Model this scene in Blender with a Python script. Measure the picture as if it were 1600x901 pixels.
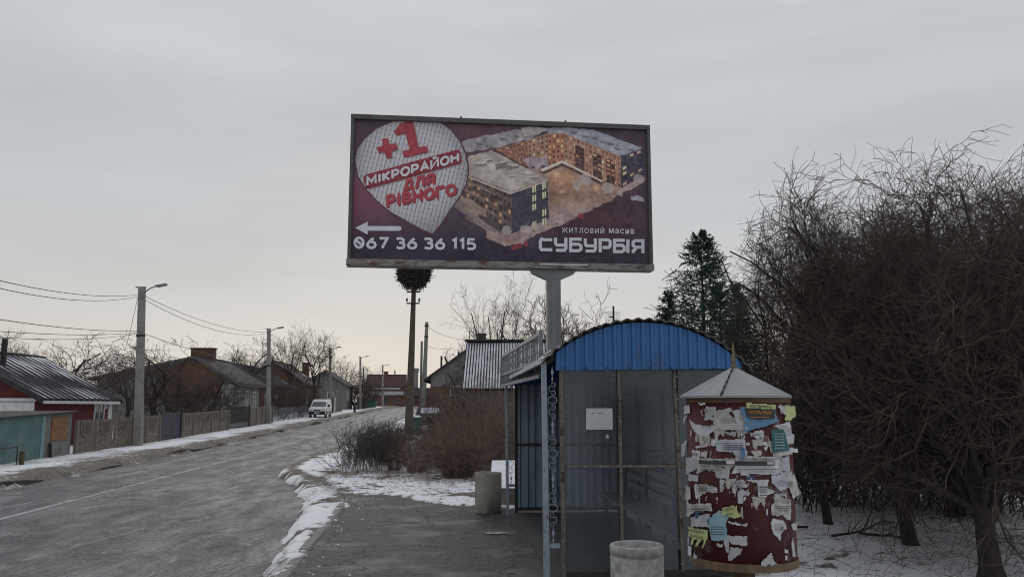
import bpy, math, random
import numpy as np
from mathutils import Vector, Matrix
from mathutils.geometry import tessellate_polygon

for o in list(bpy.data.objects):
    bpy.data.objects.remove(o)
SC = bpy.context.scene
COL = SC.collection
random.seed(7)
RNG = np.random.default_rng(11)

# ------------------------------------------------------------------ camera
EYE = Vector((0.0, 0.0, 2.0))
F = 1300.0
PITCH = math.atan(183.5 / F)
cd = bpy.data.cameras.new('camera')
cam = bpy.data.objects.new('camera', cd)
COL.objects.link(cam)
cam.location = EYE
cam.rotation_euler = (math.pi / 2 + PITCH, 0, 0)
cd.sensor_width = 36.0
cd.lens = F / 1600.0 * 36.0
cd.clip_start = 0.1
cd.clip_end = 3000.0
SC.camera = cam

# ------------------------------------------------------------------ sky and sun
SUN_EL, SUN_AZ = math.radians(11), math.radians(-8)
world = bpy.data.worlds.new('World')
SC.world = world
world.use_nodes = True
nt = world.node_tree
nt.nodes.clear()
def wn(kind, **kw):
    n = nt.nodes.new(kind)
    for k, v in kw.items():
        setattr(n, k, v)
    return n
out = wn('ShaderNodeOutputWorld')
bg = wn('ShaderNodeBackground'); bg.inputs[1].default_value = 0.1
sky = wn('ShaderNodeTexSky', sky_type='NISHITA', sun_disc=False, sun_elevation=SUN_EL, sun_rotation=SUN_AZ)
tc = wn('ShaderNodeTexCoord')
sep = wn('ShaderNodeSeparateXYZ')
nt.links.new(tc.outputs['Generated'], sep.inputs[0])
ramp = wn('ShaderNodeValToRGB')
SKY_STOPS = [(0.0, (0.60, 0.570, 0.525)), (0.06, (0.595, 0.573, 0.535)), (0.13, (0.53, 0.53, 0.522)), (0.22, (0.482, 0.496, 0.512)),
             (0.38, (0.482, 0.500, 0.524)), (0.60, (0.55, 0.572, 0.605)), (1.0, (0.76, 0.795, 0.85))]
while len(ramp.color_ramp.elements) < len(SKY_STOPS):
    ramp.color_ramp.elements.new(0.5)
for e, (p, c) in zip(ramp.color_ramp.elements, SKY_STOPS):
    e.position = p
    e.color = (*c, 1)
# cloud streaks bend the elevation a little and lighten or darken the deck
mp = wn('ShaderNodeMapping'); mp.inputs['Scale'].default_value = (1.0, 1.0, 5.0)
nt.links.new(tc.outputs['Generated'], mp.inputs[0])
noi = wn('ShaderNodeTexNoise'); noi.inputs['Scale'].default_value = 2.2; noi.inputs['Detail'].default_value = 6; noi.inputs['Roughness'].default_value = 0.5
nt.links.new(mp.outputs[0], noi.inputs[0])
ma = wn('ShaderNodeMath', operation='MULTIPLY_ADD'); ma.inputs[1].default_value = 0.10; ma.inputs[2].default_value = -0.05
nt.links.new(noi.outputs[0], ma.inputs[0])
ad = wn('ShaderNodeMath', operation='ADD')
nt.links.new(sep.outputs[2], ad.inputs[0]); nt.links.new(ma.outputs[0], ad.inputs[1])
nt.links.new(ad.outputs[0], ramp.inputs[0])
# the brighter part of the deck towards the low sun
sd = wn('ShaderNodeVectorMath', operation='DOT_PRODUCT')
sd.inputs[1].default_value = (math.sin(SUN_AZ) * math.cos(SUN_EL), math.cos(SUN_AZ) * math.cos(SUN_EL), math.sin(SUN_EL))
nt.links.new(tc.outputs['Generated'], sd.inputs[0])
mr = wn('ShaderNodeMapRange'); mr.inputs['From Min'].default_value = 0.0; mr.inputs['From Max'].default_value = 1.0
mr.inputs['To Min'].default_value = 0.97; mr.inputs['To Max'].default_value = 1.10
nt.links.new(sd.outputs['Value'], mr.inputs['Value'])
n2 = wn('ShaderNodeMapRange'); n2.inputs['From Min'].default_value = 0.3; n2.inputs['From Max'].default_value = 0.7
n2.inputs['To Min'].default_value = 9.5; n2.inputs['To Max'].default_value = 11.3
nt.links.new(noi.outputs[0], n2.inputs['Value'])
mm = wn('ShaderNodeMath', operation='MULTIPLY')
nt.links.new(mr.outputs[0], mm.inputs[0]); nt.links.new(n2.outputs[0], mm.inputs[1])
vs = wn('ShaderNodeVectorMath', operation='SCALE')
nt.links.new(ramp.outputs[0], vs.inputs[0]); nt.links.new(mm.outputs[0], vs.inputs['Scale'])
mx = wn('ShaderNodeMixRGB'); mx.inputs[0].default_value = 0.985
nt.links.new(sky.outputs[0], mx.inputs[1]); nt.links.new(vs.outputs[0], mx.inputs[2])
nt.links.new(mx.outputs[0], bg.inputs[0]); nt.links.new(bg.outputs[0], out.inputs[0])

sl = bpy.data.lights.new('sun', 'SUN')
sl.energy = 0.5; sl.angle = math.radians(25); sl.color = (1.0, 0.93, 0.84)
so = bpy.data.objects.new('sun', sl); COL.objects.link(so)
so.location = (0, 60, 60)
so.rotation_euler = Vector((-math.sin(SUN_AZ) * math.cos(SUN_EL), -math.cos(SUN_AZ) * math.cos(SUN_EL), -math.sin(SUN_EL))).to_track_quat('-Z', 'Y').to_euler()
SC.view_settings.view_transform = 'Standard'
SC.view_settings.look = 'None'
SC.view_settings.exposure = 0.0
SC.view_settings.gamma = 1.0
SC.view_settings.use_curve_mapping = False
SC.render.engine = 'CYCLES'
SC.cycles.max_bounces = 6
SC.cycles.use_denoising = True
SC.cycles.filter_width = 1.05
SC.cycles.transparent_max_bounces = 12

# ------------------------------------------------------------------ where a sight line meets the place
_cp, _sp = math.cos(PITCH), math.sin(PITCH)
def ray(u, v):
    r, t = (u - 800) / F, (450.5 - v) / F
    return Vector((r, _cp - _sp * t, _sp + _cp * t))
def W(u, v, Y):
    d = ray(u, v)
    return EYE + d * (Y / d.y)
def GZ(u, v, z=0.0):
    d = ray(u, v)
    return EYE + d * ((z - EYE.z) / d.z)

# ------------------------------------------------------------------ materials
MATS = {}
def lin(r, g, b):
    f = lambda c: ((c / 255 + 0.055) / 1.055) ** 2.4 if c > 10 else c / 255 / 12.92
    return (f(r), f(g), f(b))
def mat(name, c1, c2=None, rough=0.75, scale=6.0, detail=6, bump=0.0, bscale=None, metal=0.0, stretch=(1, 1, 1), lo=0.35, hi=0.65, c3=None, s3=1.5, lo3=.55, hi3=.7, spec=0.3):
    """noise-mixed surface: c1..c2 by one noise, optional patches of c3 by a second one"""
    m = bpy.data.materials.new(name); m.use_nodes = True
    t = m.node_tree; b = t.nodes['Principled BSDF']
    b.inputs['Roughness'].default_value = rough; b.inputs['Metallic'].default_value = metal
    b.inputs['Specular IOR Level'].default_value = spec
    N, Lk = t.nodes.new, t.links.new
    co = N('ShaderNodeTexCoord'); mpn = N('ShaderNodeMapping'); mpn.inputs['Scale'].default_value = stretch
    Lk(co.outputs['Object'], mpn.inputs[0])
    if c2 is None:
        c2 = tuple(x * 0.75 for x in c1)
    n = N('ShaderNodeTexNoise'); n.inputs['Scale'].default_value = scale; n.inputs['Detail'].default_value = detail; n.inputs['Roughness'].default_value = .62
    Lk(mpn.outputs[0], n.inputs[0])
    r = N('ShaderNodeMapRange'); r.inputs['From Min'].default_value = lo; r.inputs['From Max'].default_value = hi
    Lk(n.outputs[0], r.inputs['Value'])
    x = N('ShaderNodeMixRGB'); x.inputs[1].default_value = (*c1, 1); x.inputs[2].default_value = (*c2, 1)
    Lk(r.outputs[0], x.inputs[0]); last = x.outputs[0]
    if c3 is not None:
        n3 = N('ShaderNodeTexNoise'); n3.inputs['Scale'].default_value = s3; n3.inputs['Detail'].default_value = 8; n3.inputs['Roughness'].default_value = .65
        Lk(mpn.outputs[0], n3.inputs[0])
        r3 = N('ShaderNodeMapRange'); r3.inputs['From Min'].default_value = lo3; r3.inputs['From Max'].default_value = hi3
        Lk(n3.outputs[0], r3.inputs['Value'])
        x3 = N('ShaderNodeMixRGB'); x3.inputs[2].default_value = (*c3, 1)
        Lk(r3.outputs[0], x3.inputs[0]); Lk(last, x3.inputs[1]); last = x3.outputs[0]
    Lk(last, b.inputs['Base Color'])
    if bump > 0:
        nb = N('ShaderNodeTexNoise'); nb.inputs['Scale'].default_value = bscale or scale * 4; nb.inputs['Detail'].default_value = 5
        Lk(mpn.outputs[0], nb.inputs[0])
        bp = N('ShaderNodeBump'); bp.inputs['Strength'].default_value = bump; bp.inputs['Distance'].default_value = 0.02
        Lk(nb.outputs[0], bp.inputs['Height']); Lk(bp.outputs[0], b.inputs['Normal'])
    MATS[name] = m
    return m

concrete = mat('concrete', (.44, .44, .43), (.27, .268, .26), .9, 14, bump=.5, bscale=60, c3=(.17, .17, .165), s3=3.5)
concrete_far = mat('weathered concrete', (.34, .32, .285), (.21, .195, .17), .9, 3, bump=.2, bscale=20, c3=(.10, .09, .08), s3=1.2)
pole_concrete = mat('pole concrete', (.30, .29, .275), (.21, .205, .195), .9, 3, bump=.15, c3=(.13, .125, .12), s3=1.0)
pole_dark = mat('dark pole concrete', (.105, .09, .065), (.07, .06, .05), .9, 2.5, bump=.2)
dark_iron = mat('dark iron', (.03, .03, .032), (.05, .045, .04), .6, 10)
rusty_iron = mat('rusty painted iron', (.12, .115, .10), (.17, .155, .13), .75, 9, c3=(.06, .03, .018), s3=7, lo3=.52, hi3=.62, bump=.2)
blue_iron = mat('pale blue painted iron', (.31, .37, .43), (.24, .29, .35), .55, 8, c3=(.09, .075, .06), s3=9, lo3=.6, hi3=.7)
grey_iron = mat('grey painted iron', (.22, .235, .25), (.15, .165, .175), .55, 8, c3=(.08, .06, .045), s3=9, lo3=.6, hi3=.7)
blue_sheet = mat('blue profiled sheet', (.042, .150, .385), (.034, .125, .33), .5, 2.5, c3=(.05, .115, .25), s3=5, stretch=(1, 1, .3), spec=.4)
slate_sheet = mat('grey blue profiled sheet', (.25, .32, .39), (.19, .25, .315), .5, 2.0, stretch=(1, 1, .25), c3=(.07, .08, .09), s3=4)
dark_sheet = mat('dark profiled sheet', (.14, .155, .175), (.10, .11, .125), .6, 3)
old_slate = mat('old slate roofing', (.10, .09, .085), (.06, .055, .055), .9, 6, c3=(.13, .075, .06), s3=3, bump=.3)
dark_slate = mat('dark slate roofing', (.05, .048, .052), (.032, .03, .034), .85, 4, c3=(.075, .07, .075), s3=1.5)
violet_slate = mat('violet brown roofing', (.055, .04, .045), (.035, .028, .032), .85, 3)
red_roof = mat('dull red roofing', (.085, .040, .038), (.055, .03, .03), .8, 2)
snow_m = mat('snow', (.86, .87, .89), (.74, .75, .77), .75, 5, bump=.6, bscale=26, spec=.2)
snow_roof = mat('thin roof snow', (.66, .675, .71), (.48, .49, .52), .8, 2.5, c3=(.30, .30, .32), s3=1.1, spec=.2)
board_wood = mat('weathered boards', (.16, .145, .125), (.10, .09, .08), .85, 4, stretch=(6, 6, .7))
rust_patch = mat('rust stained board', (.30, .15, .07), (.17, .10, .06), .85, 5, c3=(.10, .085, .07), s3=4)
teal_wall = mat('teal painted wall', (.135, .215, .215), (.085, .15, .155), .8, 1.4, c3=(.22, .24, .235), s3=1.1, bump=.1)
grey_render = mat('grey render', (.22, .215, .205), (.15, .15, .145), .9, 2, c3=(.10, .10, .10), s3=1.1)
pale_render = mat('pale render', (.42, .42, .42), (.30, .30, .31), .9, 2)
white_paint = mat('white paint', (.68, .69, .70), (.52, .53, .54), .6, 5)
red_brick = mat('dark red brick', (.125, .028, .03), (.085, .02, .024), .85, 3, c3=(.10, .04, .04), s3=12)
orange_brick = mat('orange brick', (.20, .095, .062), (.12, .065, .05), .85, 2, c3=(.10, .07, .06), s3=1.2)
brown_brick = mat('brown brick', (.15, .085, .065), (.10, .06, .05), .85, 3)
glass_far = mat('dark window glass', (.025, .032, .04), (.05, .06, .07), .12, 2, spec=.6)
gate_blue = mat('dark blue gate paint', (.012, .018, .038), (.02, .026, .045), .5, 3)
bark = mat('dark bark', (.062, .052, .046), (.034, .029, .026), .95, 14, bump=.5)
twig_dark = mat('dark twig bark', (.105, .084, .072), (.045, .037, .033), .95, 3)
twig_brown = mat('brown twig bark', (.115, .092, .080), (.07, .058, .052), .95, 2)
twig_red = mat('red brown cane', (.30, .215, .165), (.085, .060, .050), .9, 7, lo=.40, hi=.60)
twig_grey = mat('grey brown cane', (.105, .085, .078), (.04, .034, .034), .9, 7, lo=.4, hi=.6)
needle_m = mat('spruce needles', (.024, .055, .040), (.038, .075, .050), .8, 3)
asphalt_dark = mat('wet platform asphalt', (.095, .094, .096), (.016, .016, .017), .7, 9.0, c3=(.16, .158, .158), s3=.9, lo3=.50, hi3=.64, bump=.8, bscale=70, stretch=(1, 1, 1))
wire_m = mat('cable sheath', (.02, .02, .022), (.03, .03, .03), .6, 3)
column_red = mat('oxblood column paint', (.092, .021, .022), (.058, .015, .017), .6, 5, c3=(.24, .19, .19), s3=4.0, lo3=.57, hi3=.72, bump=.15)
plywood = mat('aged plywood rim', (.19, .135, .08), (.11, .08, .055), .8, 6, stretch=(2, 2, .6))
zinc = mat('dull galvanised sheet', (.30, .31, .32), (.22, .23, .24), .45, 4, metal=.25, c3=(.25, .25, .25), s3=2)
tyre = mat('tyre rubber', (.015, .015, .016), (.025, .025, .025), .85, 8)
van_white = mat('white van paint', (.66, .66, .63), (.55, .55, .52), .35, 2, c3=(.40, .39, .36), s3=1.5)
dark_plastic = mat('dark plastic', (.02, .022, .025), (.03, .03, .032), .5, 5)
lamp_glass = mat('lamp glass', (.45, .46, .48), (.35, .36, .38), .2, 8)
teal_bin = mat('teal bin plastic', (.02, .10, .095), (.03, .08, .075), .5, 3)
fence_green = mat('green fence paint', (.04, .14, .10), (.05, .11, .085), .6, 3)
soil = mat('dark soil', (.035, .028, .022), (.06, .05, .04), .95, 6)
tarp_blue = mat('blue roofing offcut', (.08, .16, .30), (.22, .27, .33), .6, 2)
stick_m = mat('nest sticks', (.045, .038, .034), (.075, .063, .055), .95, 4)

# hairline cracks in the platform asphalt
_t = asphalt_dark.node_tree; _b = _t.nodes['Principled BSDF']; _src = _b.inputs['Base Color'].links[0].from_socket
_co = _t.nodes.new('ShaderNodeTexCoord'); _nz = _t.nodes.new('ShaderNodeTexNoise'); _nz.inputs['Scale'].default_value = 2.0; _nz.inputs['Detail'].default_value = 6
_sc = _t.nodes.new('ShaderNodeVectorMath'); _sc.operation = 'SCALE'; _sc.inputs['Scale'].default_value = .7
_ad = _t.nodes.new('ShaderNodeVectorMath'); _ad.operation = 'ADD'
_vo = _t.nodes.new('ShaderNodeTexVoronoi'); _vo.feature = 'DISTANCE_TO_EDGE'; _vo.inputs['Scale'].default_value = .55
_mr = _t.nodes.new('ShaderNodeMapRange'); _mr.inputs['From Min'].default_value = .014; _mr.inputs['From Max'].default_value = .004
_mx = _t.nodes.new('ShaderNodeMixRGB'); _mx.inputs[2].default_value = (.012, .012, .012, 1)
_L = _t.links.new
_L(_co.outputs['Object'], _nz.inputs[0]); _L(_nz.outputs['Color'], _sc.inputs[0]); _L(_co.outputs['Object'], _ad.inputs[0]); _L(_sc.outputs[0], _ad.inputs[1])
_L(_ad.outputs[0], _vo.inputs[0]); _L(_vo.outputs['Distance'], _mr.inputs['Value']); _L(_mr.outputs[0], _mx.inputs[0]); _L(_src, _mx.inputs[1]); _L(_mx.outputs[0], _b.inputs['Base Color'])

def print_mat(name, rgb, rough=.6, var=.12):
    c = lin(*rgb)
    return mat(name, c, tuple(x * (1 - var) for x in c), rough, 12)

# ------------------------------------------------------------------ mesh helpers
def link(o):
    COL.objects.link(o); return o
def np_mesh(name, V, Q, smooth=False, tris=False):
    V = np.asarray(V, dtype=np.float32); Q = np.asarray(Q, dtype=np.int32)
    k = Q.shape[1]
    me = bpy.data.meshes.new(name)
    me.vertices.add(len(V)); me.vertices.foreach_set('co', V.ravel())
    me.loops.add(Q.size); me.loops.foreach_set('vertex_index', Q.ravel())
    me.polygons.add(len(Q)); me.polygons.foreach_set('loop_start', np.arange(0, Q.size, k, dtype=np.int32))
    me.update(calc_edges=True)
    if smooth:
        me.polygons.foreach_set('use_smooth', np.ones(len(Q), dtype=bool))
    return me
def obj(name, me, m=None, parent=None):
    o = bpy.data.objects.new(name, me); link(o)
    if m is not None and me is not None and len(me.materials) == 0:
        me.materials.append(m)
    if parent is not None:
        o.parent = parent
    return o
def tag(o, label=None, cat=None, group=None, kind=None):
    if label: o['label'] = label
    if cat: o['category'] = cat
    if group: o['group'] = group
    if kind: o['kind'] = kind
    return o
def thing(name, label, cat, loc=(0, 0, 0), rz=0.0, group=None):
    o = bpy.data.objects.new(name, None); link(o)
    o.empty_display_size = .2
    o.location = loc; o.rotation_euler = (0, 0, rz)
    return tag(o, label, cat, group)
def copy_tree(o, parent=None):
    c = o.copy(); link(c)
    if parent is not None: c.parent = parent
    for ch in list(o.children):
        copy_tree(ch, c)
    return c

class MB:
    def __init__(s):
        s.v = []; s.f = []
    def add(s, vs, fs):
        b = len(s.v)
        s.v += [tuple(x) for x in vs]
        s.f += [tuple(i + b for i in q) for q in fs]
        return s
    def box(s, c, d, R=None):
        hx, hy, hz = d[0] / 2, d[1] / 2, d[2] / 2
        vs = [Vector((x, y, z)) for x in (-hx, hx) for y in (-hy, hy) for z in (-hz, hz)]
        if R is not None: vs = [R @ q for q in vs]
        vs = [q + Vector(c) for q in vs]
        return s.add(vs, [(0, 1, 3, 2), (4, 6, 7, 5), (0, 4, 5, 1), (2, 3, 7, 6), (0, 2, 6, 4), (1, 5, 7, 3)])
    def bar(s, p0, p1, w, h=None, w1=None, h1=None):
        """straight bar, w across and h upwards (or w1, h1 at the far end)"""
        h = h or w; w1 = w1 or w; h1 = h1 or h
        p0, p1 = Vector(p0), Vector(p1); t = (p1 - p0).normalized()
        up = Vector((0, 0, 1)) if abs(t.z) < .98 else Vector((0, 1, 0))
        x = t.cross(up).normalized(); y = x.cross(t)
        vs = []
        for p, a, b in ((p0, w, h), (p1, w1, h1)):
            vs += [p - x * a / 2 - y * b / 2, p + x * a / 2 - y * b / 2, p + x * a / 2 + y * b / 2, p - x * a / 2 + y * b / 2]
        return s.add(vs, [(0, 3, 2, 1), (4, 5, 6, 7), (0, 1, 5, 4), (1, 2, 6, 5), (2, 3, 7, 6), (3, 0, 4, 7)])
    def tube(s, pts, r, n=6):
        pts = [Vector(p) for p in pts]; K = len(pts)
        rs = r if isinstance(r, (list, tuple)) else [r] * K
        vs, fs = [], []
        ref = Vector((.31, .52, .79))
        for k, p in enumerate(pts):
            t = (pts[min(k + 1, K - 1)] - pts[max(k - 1, 0)])
            t = t.normalized() if t.length > 1e-9 else Vector((0, 0, 1))
            u = t.cross(ref)
            if u.length < .05: u = t.cross(Vector((1, 0, 0)))
            u.normalize(); w = t.cross(u)
            for j in range(n):
                a = 2 * math.pi * j / n
                vs.append(p + (u * math.cos(a) + w * math.sin(a)) * rs[k])
        for k in range(K - 1):
            for j in range(n):
                fs.append((k * n + j, k * n + (j + 1) % n, (k + 1) * n + (j + 1) % n, (k + 1) * n + j))
        fs.append(tuple(range(n - 1, -1, -1))); fs.append(tuple(range((K - 1) * n, K * n)))
        return s.add(vs, fs)
    def lathe(s, prof, n=24, c=(0, 0, 0), axis='z'):
        """prof: (radius, height) pairs; a closed loop if first == last"""
        vs, fs = [], []
        for r, z in prof:
            for j in range(n):
                a = 2 * math.pi * j / n
                q = (r * math.cos(a), r * math.sin(a), z) if axis == 'z' else (z, r * math.cos(a), r * math.sin(a))
                vs.append((q[0] + c[0], q[1] + c[1], q[2] + c[2]))
        for k in range(len(prof) - 1):
            for j in range(n):
                fs.append((k * n + j, k * n + (j + 1) % n, (k + 1) * n + (j + 1) % n, (k + 1) * n + j))
        if prof[0] != prof[-1]:
            if prof[0][0] > 1e-4: fs.append(tuple(range(n - 1, -1, -1)))
            if prof[-1][0] > 1e-4: fs.append(tuple(range((len(prof) - 1) * n, len(prof) * n)))
        return s.add(vs, fs)
    def prism(s, poly, frame):
        """poly: 2-D outline; frame(x, y, k) gives the 3-D point of end k (0 or 1)"""
        n = len(poly)
        vs = [frame(x, y, 0) for x, y in poly] + [frame(x, y, 1) for x, y in poly]
        tri = tessellate_polygon([[Vector((x, y, 0)) for x, y in poly]])
        fs = [tuple(t) for t in tri] + [tuple(i + n for i in reversed(t)) for t in tri]
        fs += [(i, (i + 1) % n, n + (i + 1) % n, n + i) for i in range(n)]
        return s.add(vs, fs)
    def grid(s, P):
        """P[i][j] points"""
        ni, nj = len(P), len(P[0])
        vs = [q for row in P for q in row]
        fs = [(i * nj + j, i * nj + j + 1, (i + 1) * nj + j + 1, (i + 1) * nj + j) for i in range(ni - 1) for j in range(nj - 1)]
        return s.add(vs, fs)
    def mesh(s, name, smooth=False, off=None):
        me = bpy.data.meshes.new(name)
        vs = s.v if off is None else [(x - off[0], y - off[1], z - off[2]) for x, y, z in s.v]
        me.from_pydata(vs, [], s.f); me.update()
        if smooth:
            me.polygons.foreach_set('use_smooth', [True] * len(me.polygons))
        return me
    def build(s, name, m, parent=None, smooth=False, off=None):
        me = s.mesh(name, smooth, off)
        import bmesh
        b = bmesh.new(); b.from_mesh(me); bmesh.ops.recalc_face_normals(b, faces=b.faces); b.to_mesh(me); b.free()
        return obj(name, me, m, parent)

def _hash(ix, iy, seed):
    h = np.sin(ix * 127.1 + iy * 311.7 + seed * 74.7) * 43758.5453
    return h - np.floor(h)
def vnoise(x, y, seed=0):
    x = np.asarray(x, float); y = np.asarray(y, float)
    ix, iy = np.floor(x), np.floor(y); fx, fy = x - ix, y - iy
    fx = fx * fx * (3 - 2 * fx); fy = fy * fy * (3 - 2 * fy)
    a = _hash(ix, iy, seed); b = _hash(ix + 1, iy, seed); c = _hash(ix, iy + 1, seed); d = _hash(ix + 1, iy + 1, seed)
    return (a * (1 - fx) + b * fx) * (1 - fy) + (c * (1 - fx) + d * fx) * fy
def fbm(x, y, seed=0, o=4):
    s, a, t = 0, .5, 0
    for k in range(o):
        s = s + a * vnoise(x * 2 ** k, y * 2 ** k, seed + k * 13); t += a; a *= .5
    return s / t          # 0..1
def sstep(x, a, b):
    t = np.clip((x - a) / (b - a), 0, 1); return t * t * (3 - 2 * t)

_glyphs = {}
def text2d(body, bold=0.0, spacing=1.0):
    """flat letter outlines of the built-in font as 2-D triangles (cap height about 0.73)"""
    key = (body, bold, spacing)
    if key not in _glyphs:
        c = bpy.data.curves.new('lettering', 'FONT'); c.body = body; c.offset = bold; c.resolution_u = 3; c.space_character = spacing
        o = bpy.data.objects.new('lettering', c); link(o)
        bpy.context.view_layer.update()
        me = o.evaluated_get(bpy.context.evaluated_depsgraph_get()).to_mesh()
        V = np.array([(v.co.x, v.co.y) for v in me.vertices]); Fs = [tuple(p.vertices) for p in me.polygons]
        bpy.data.objects.remove(o); bpy.data.curves.remove(c)
        _glyphs[key] = (V, Fs)
    return _glyphs[key]
def text_fit(body, bold=0.0, spacing=1.0):
    V, Fs = text2d(body, bold, spacing)
    mn, mx = V.min(0), V.max(0)
    return (V - mn) / (mx - mn), Fs      # unit box
def pip(px, py, poly):
    """points in polygon (arrays)"""
    ins = np.zeros(np.shape(px), bool); n = len(poly)
    for i in range(n):
        x0, y0 = poly[i]; x1, y1 = poly[(i + 1) % n]
        if y0 == y1: continue
        c = ((y0 > py) != (y1 > py)) & (px < (x1 - x0) * (py - y0) / (y1 - y0) + x0)
        ins ^= c
    return ins

# ------------------------------------------------------------------ lie of the land
SLOPE = -0.064                       # the street drifts left as it goes away
ROT = math.atan(-SLOPE)
_ky = [-60, 0, 18, 30, 42, 56, 71, 99, 130, 162, 186, 240, 400, 1200]
_kz = [-.30, -.25, -.21, -.14, -.03, .20, .46, .92, 1.42, 1.80, 1.93, 1.80, 1.0, -1.0]
_yy = np.arange(-60, 1200, 1.0)
_zz = np.interp(_yy, _ky, _kz); _zz = np.convolve(np.pad(_zz, 6, mode='edge'), np.ones(13) / 13, mode='valid')
def road_z(Y): return np.interp(Y, _yy, _zz)
def xa(a, Y): return -a + SLOPE * Y          # lateral position of street line a
def kerb_a(Y): return 1.97 + .04 * (np.asarray(Y, float) - 9.85)
def right_a(Y):
    Y = np.asarray(Y, float)
    return np.where(Y < 19, kerb_a(Y), 2.34 + (5.5 - 2.34) * sstep(Y, 18, 29))
def spill(Y): return np.interp(Y, [0, 11, 16.5, 19.5, 23.5, 29, 60], [.18, .26, .72, .95, .45, .2, .2])
def right_z(Y): return road_z(Y) + np.interp(Y, [-60, 18, 30, 45, 80], [.21, .21, .16, .12, .1])
PLAT_Y = ([-9, -3.6, -3.0, -2.25, -1.6, -.7, 0, .5, 3], [19.3, 19.3, 19.6, 18.6, 17.6, 16.9, 16.7, 16.6, 16.5])
def plat_in(x, Y):
    kx = -kerb_a(Y) + SLOPE * Y
    yf = np.interp(x, *PLAT_Y)
    xr = np.interp(Y, [0, 8.3, 9.0, 16.5], [1.55, 1.75, 2.75, 2.35])
    return np.minimum(np.minimum(x - kx, yf - Y), xr - x)
def ground_z(x, Y, detail=True):
    x = np.asarray(x, float); Y = np.asarray(Y, float)
    a = -x + SLOPE * Y
    rz = road_z(Y)
    n1 = fbm(x * 1.1, Y * 1.1, 3, 4); n2 = fbm(x * 5, Y * 5, 9, 3); n0 = fbm(x * .25, Y * .25, 5, 3)
    left = rz + .09 + .13 * np.exp(-((a - 12.7) / .5) ** 2) * (.2 + 1.6 * n1) + .05 * (n0 - .5)
    right = right_z(Y) + .035 + .10 * (n1 - .5) + .08 * (n0 - .5)
    rough = np.where(x > 2.5, .065, .055)
    near = np.exp(-np.maximum(Y - 30, 0) / 30)
    right = right + (rough * 1.3 * (n2 - .5) + .06 * (fbm(x * 2.4, Y * 2.4, 17, 3) - .5)) * near
    left = left + .10 * (n2 - .5) * np.exp(-np.maximum(Y - 30, 0) / 60)
    # right edge of the carriageway: snow spills over it in tongues
    dR = a - right_a(Y)
    kR = sstep(dR + (n1 - .5) * .9 * np.minimum(spill(Y), .6) + (n2 - .5) * .25, spill(Y) - .12, spill(Y) + .35)
    z = right * (1 - kR) + (rz - .12) * kR
    # left edge
    kL = sstep(a + (n1 - .5) * .9 + (n2 - .5) * .3, 11.75, 12.25)
    z = z * (1 - kL) + left * kL
    pi = plat_in(x, Y)
    kP = sstep(pi + (n1 - .5) * .55 + (n2 - .5) * .25, -.12, .22)
    kP = np.where(pi > .55, 1, kP)
    z = z * (1 - kP) + (-.08) * kP
    return z
def gz(x, Y): return float(ground_z(np.array([x]), np.array([Y]))[0])

# ------------------------------------------------------------------ ground sheets
def lines(*segs):
    r = []
    for a, b, st in segs:
        r += list(np.arange(a, b, st))
    r.append(segs[-1][1])
    return np.array(r)
GX = lines((-700, -120, 60), (-120, -40, 10), (-40, -24, 2), (-24, -13, .3), (-13, -8.6, .16), (-8.6, 10, .1), (10, 20, .4), (20, 60, 5), (60, 700, 60))
GY = lines((-60, -8, 8), (-8, 3, .5), (3, 7, .15), (7, 27, .095), (27, 50, .25), (50, 90, .7), (90, 200, 3), (200, 400, 20), (400, 1100, 100))
XX, YY = np.meshgrid(GX, GY, indexing='ij')
ZZ = ground_z(XX, YY)
ni, nj = XX.shape
idx = np.arange(ni * nj).reshape(ni, nj)
Q = np.stack([idx[:-1, :-1], idx[1:, :-1], idx[1:, 1:], idx[:-1, 1:]], -1).reshape(-1, 4)
gme = np_mesh('ground', np.stack([XX, YY, ZZ], -1).reshape(-1, 3), Q, smooth=True)
# trodden and muddy places: along both road edges, on the walked verge, round the bushes
AA = -XX + SLOPE * YY
nA = fbm(XX * .9, YY * .9, 21, 4); nB = fbm(XX * 4, YY * 4, 31, 3)
dirt = .75 * np.exp(-((AA - 12.2) / .75) ** 2) * (.45 + nA) + .42 * np.exp(-((AA - 13.5) / .8) ** 2) * (.4 + 1.1 * nB)
dirt += .14 * (AA > 11.9)
rd = right_a(YY) + 0 * XX
dirt += .85 * np.exp(-((AA - rd - spill(YY) * .25) / (.22 + spill(YY) * .22)) ** 2) * sstep(YY, 16, 22) * (.5 + .9 * nA)
pin = plat_in(XX, YY)
dirt += .55 * np.exp(-((pin - .1) / .22) ** 2) * (nB > .45)
dirt += .8 * sstep(nA * .5 + nB * .5, .60, .70) * (XX > 2.2) * (YY > 5) * .9
dirt += .8 * sstep(nA * .45 + nB * .55, .54, .66) * (XX < 2.2) * (AA < 9)
dirt += .30 * sstep(nA, .46, .64) * (AA > 11.9) * (YY < 130)
thick = ZZ - np.where(pin > -.45, 0.0, road_z(YY) + .02)
dirt += .50 * np.exp(-np.clip(thick, 0, 1) / .016) * (AA < 9) * (YY < 60) * (np.minimum(np.abs(pin), np.abs(AA - rd)) < 1.6)      # thin slush rim where the snow runs out
dirt = np.clip(dirt, 0, 1)
at = gme.attributes.new('dirt', 'FLOAT', 'POINT'); at.data.foreach_set('value', dirt.ravel().astype(np.float32))
gm = bpy.data.materials.new('snowy ground'); gm.use_nodes = True
t = gm.node_tree; b = t.nodes['Principled BSDF']; N = t.nodes.new; Lk = t.links.new
b.inputs['Roughness'].default_value = .85; b.inputs['Specular IOR Level'].default_value = .2
tcn = N('ShaderNodeTexCoord')
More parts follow.
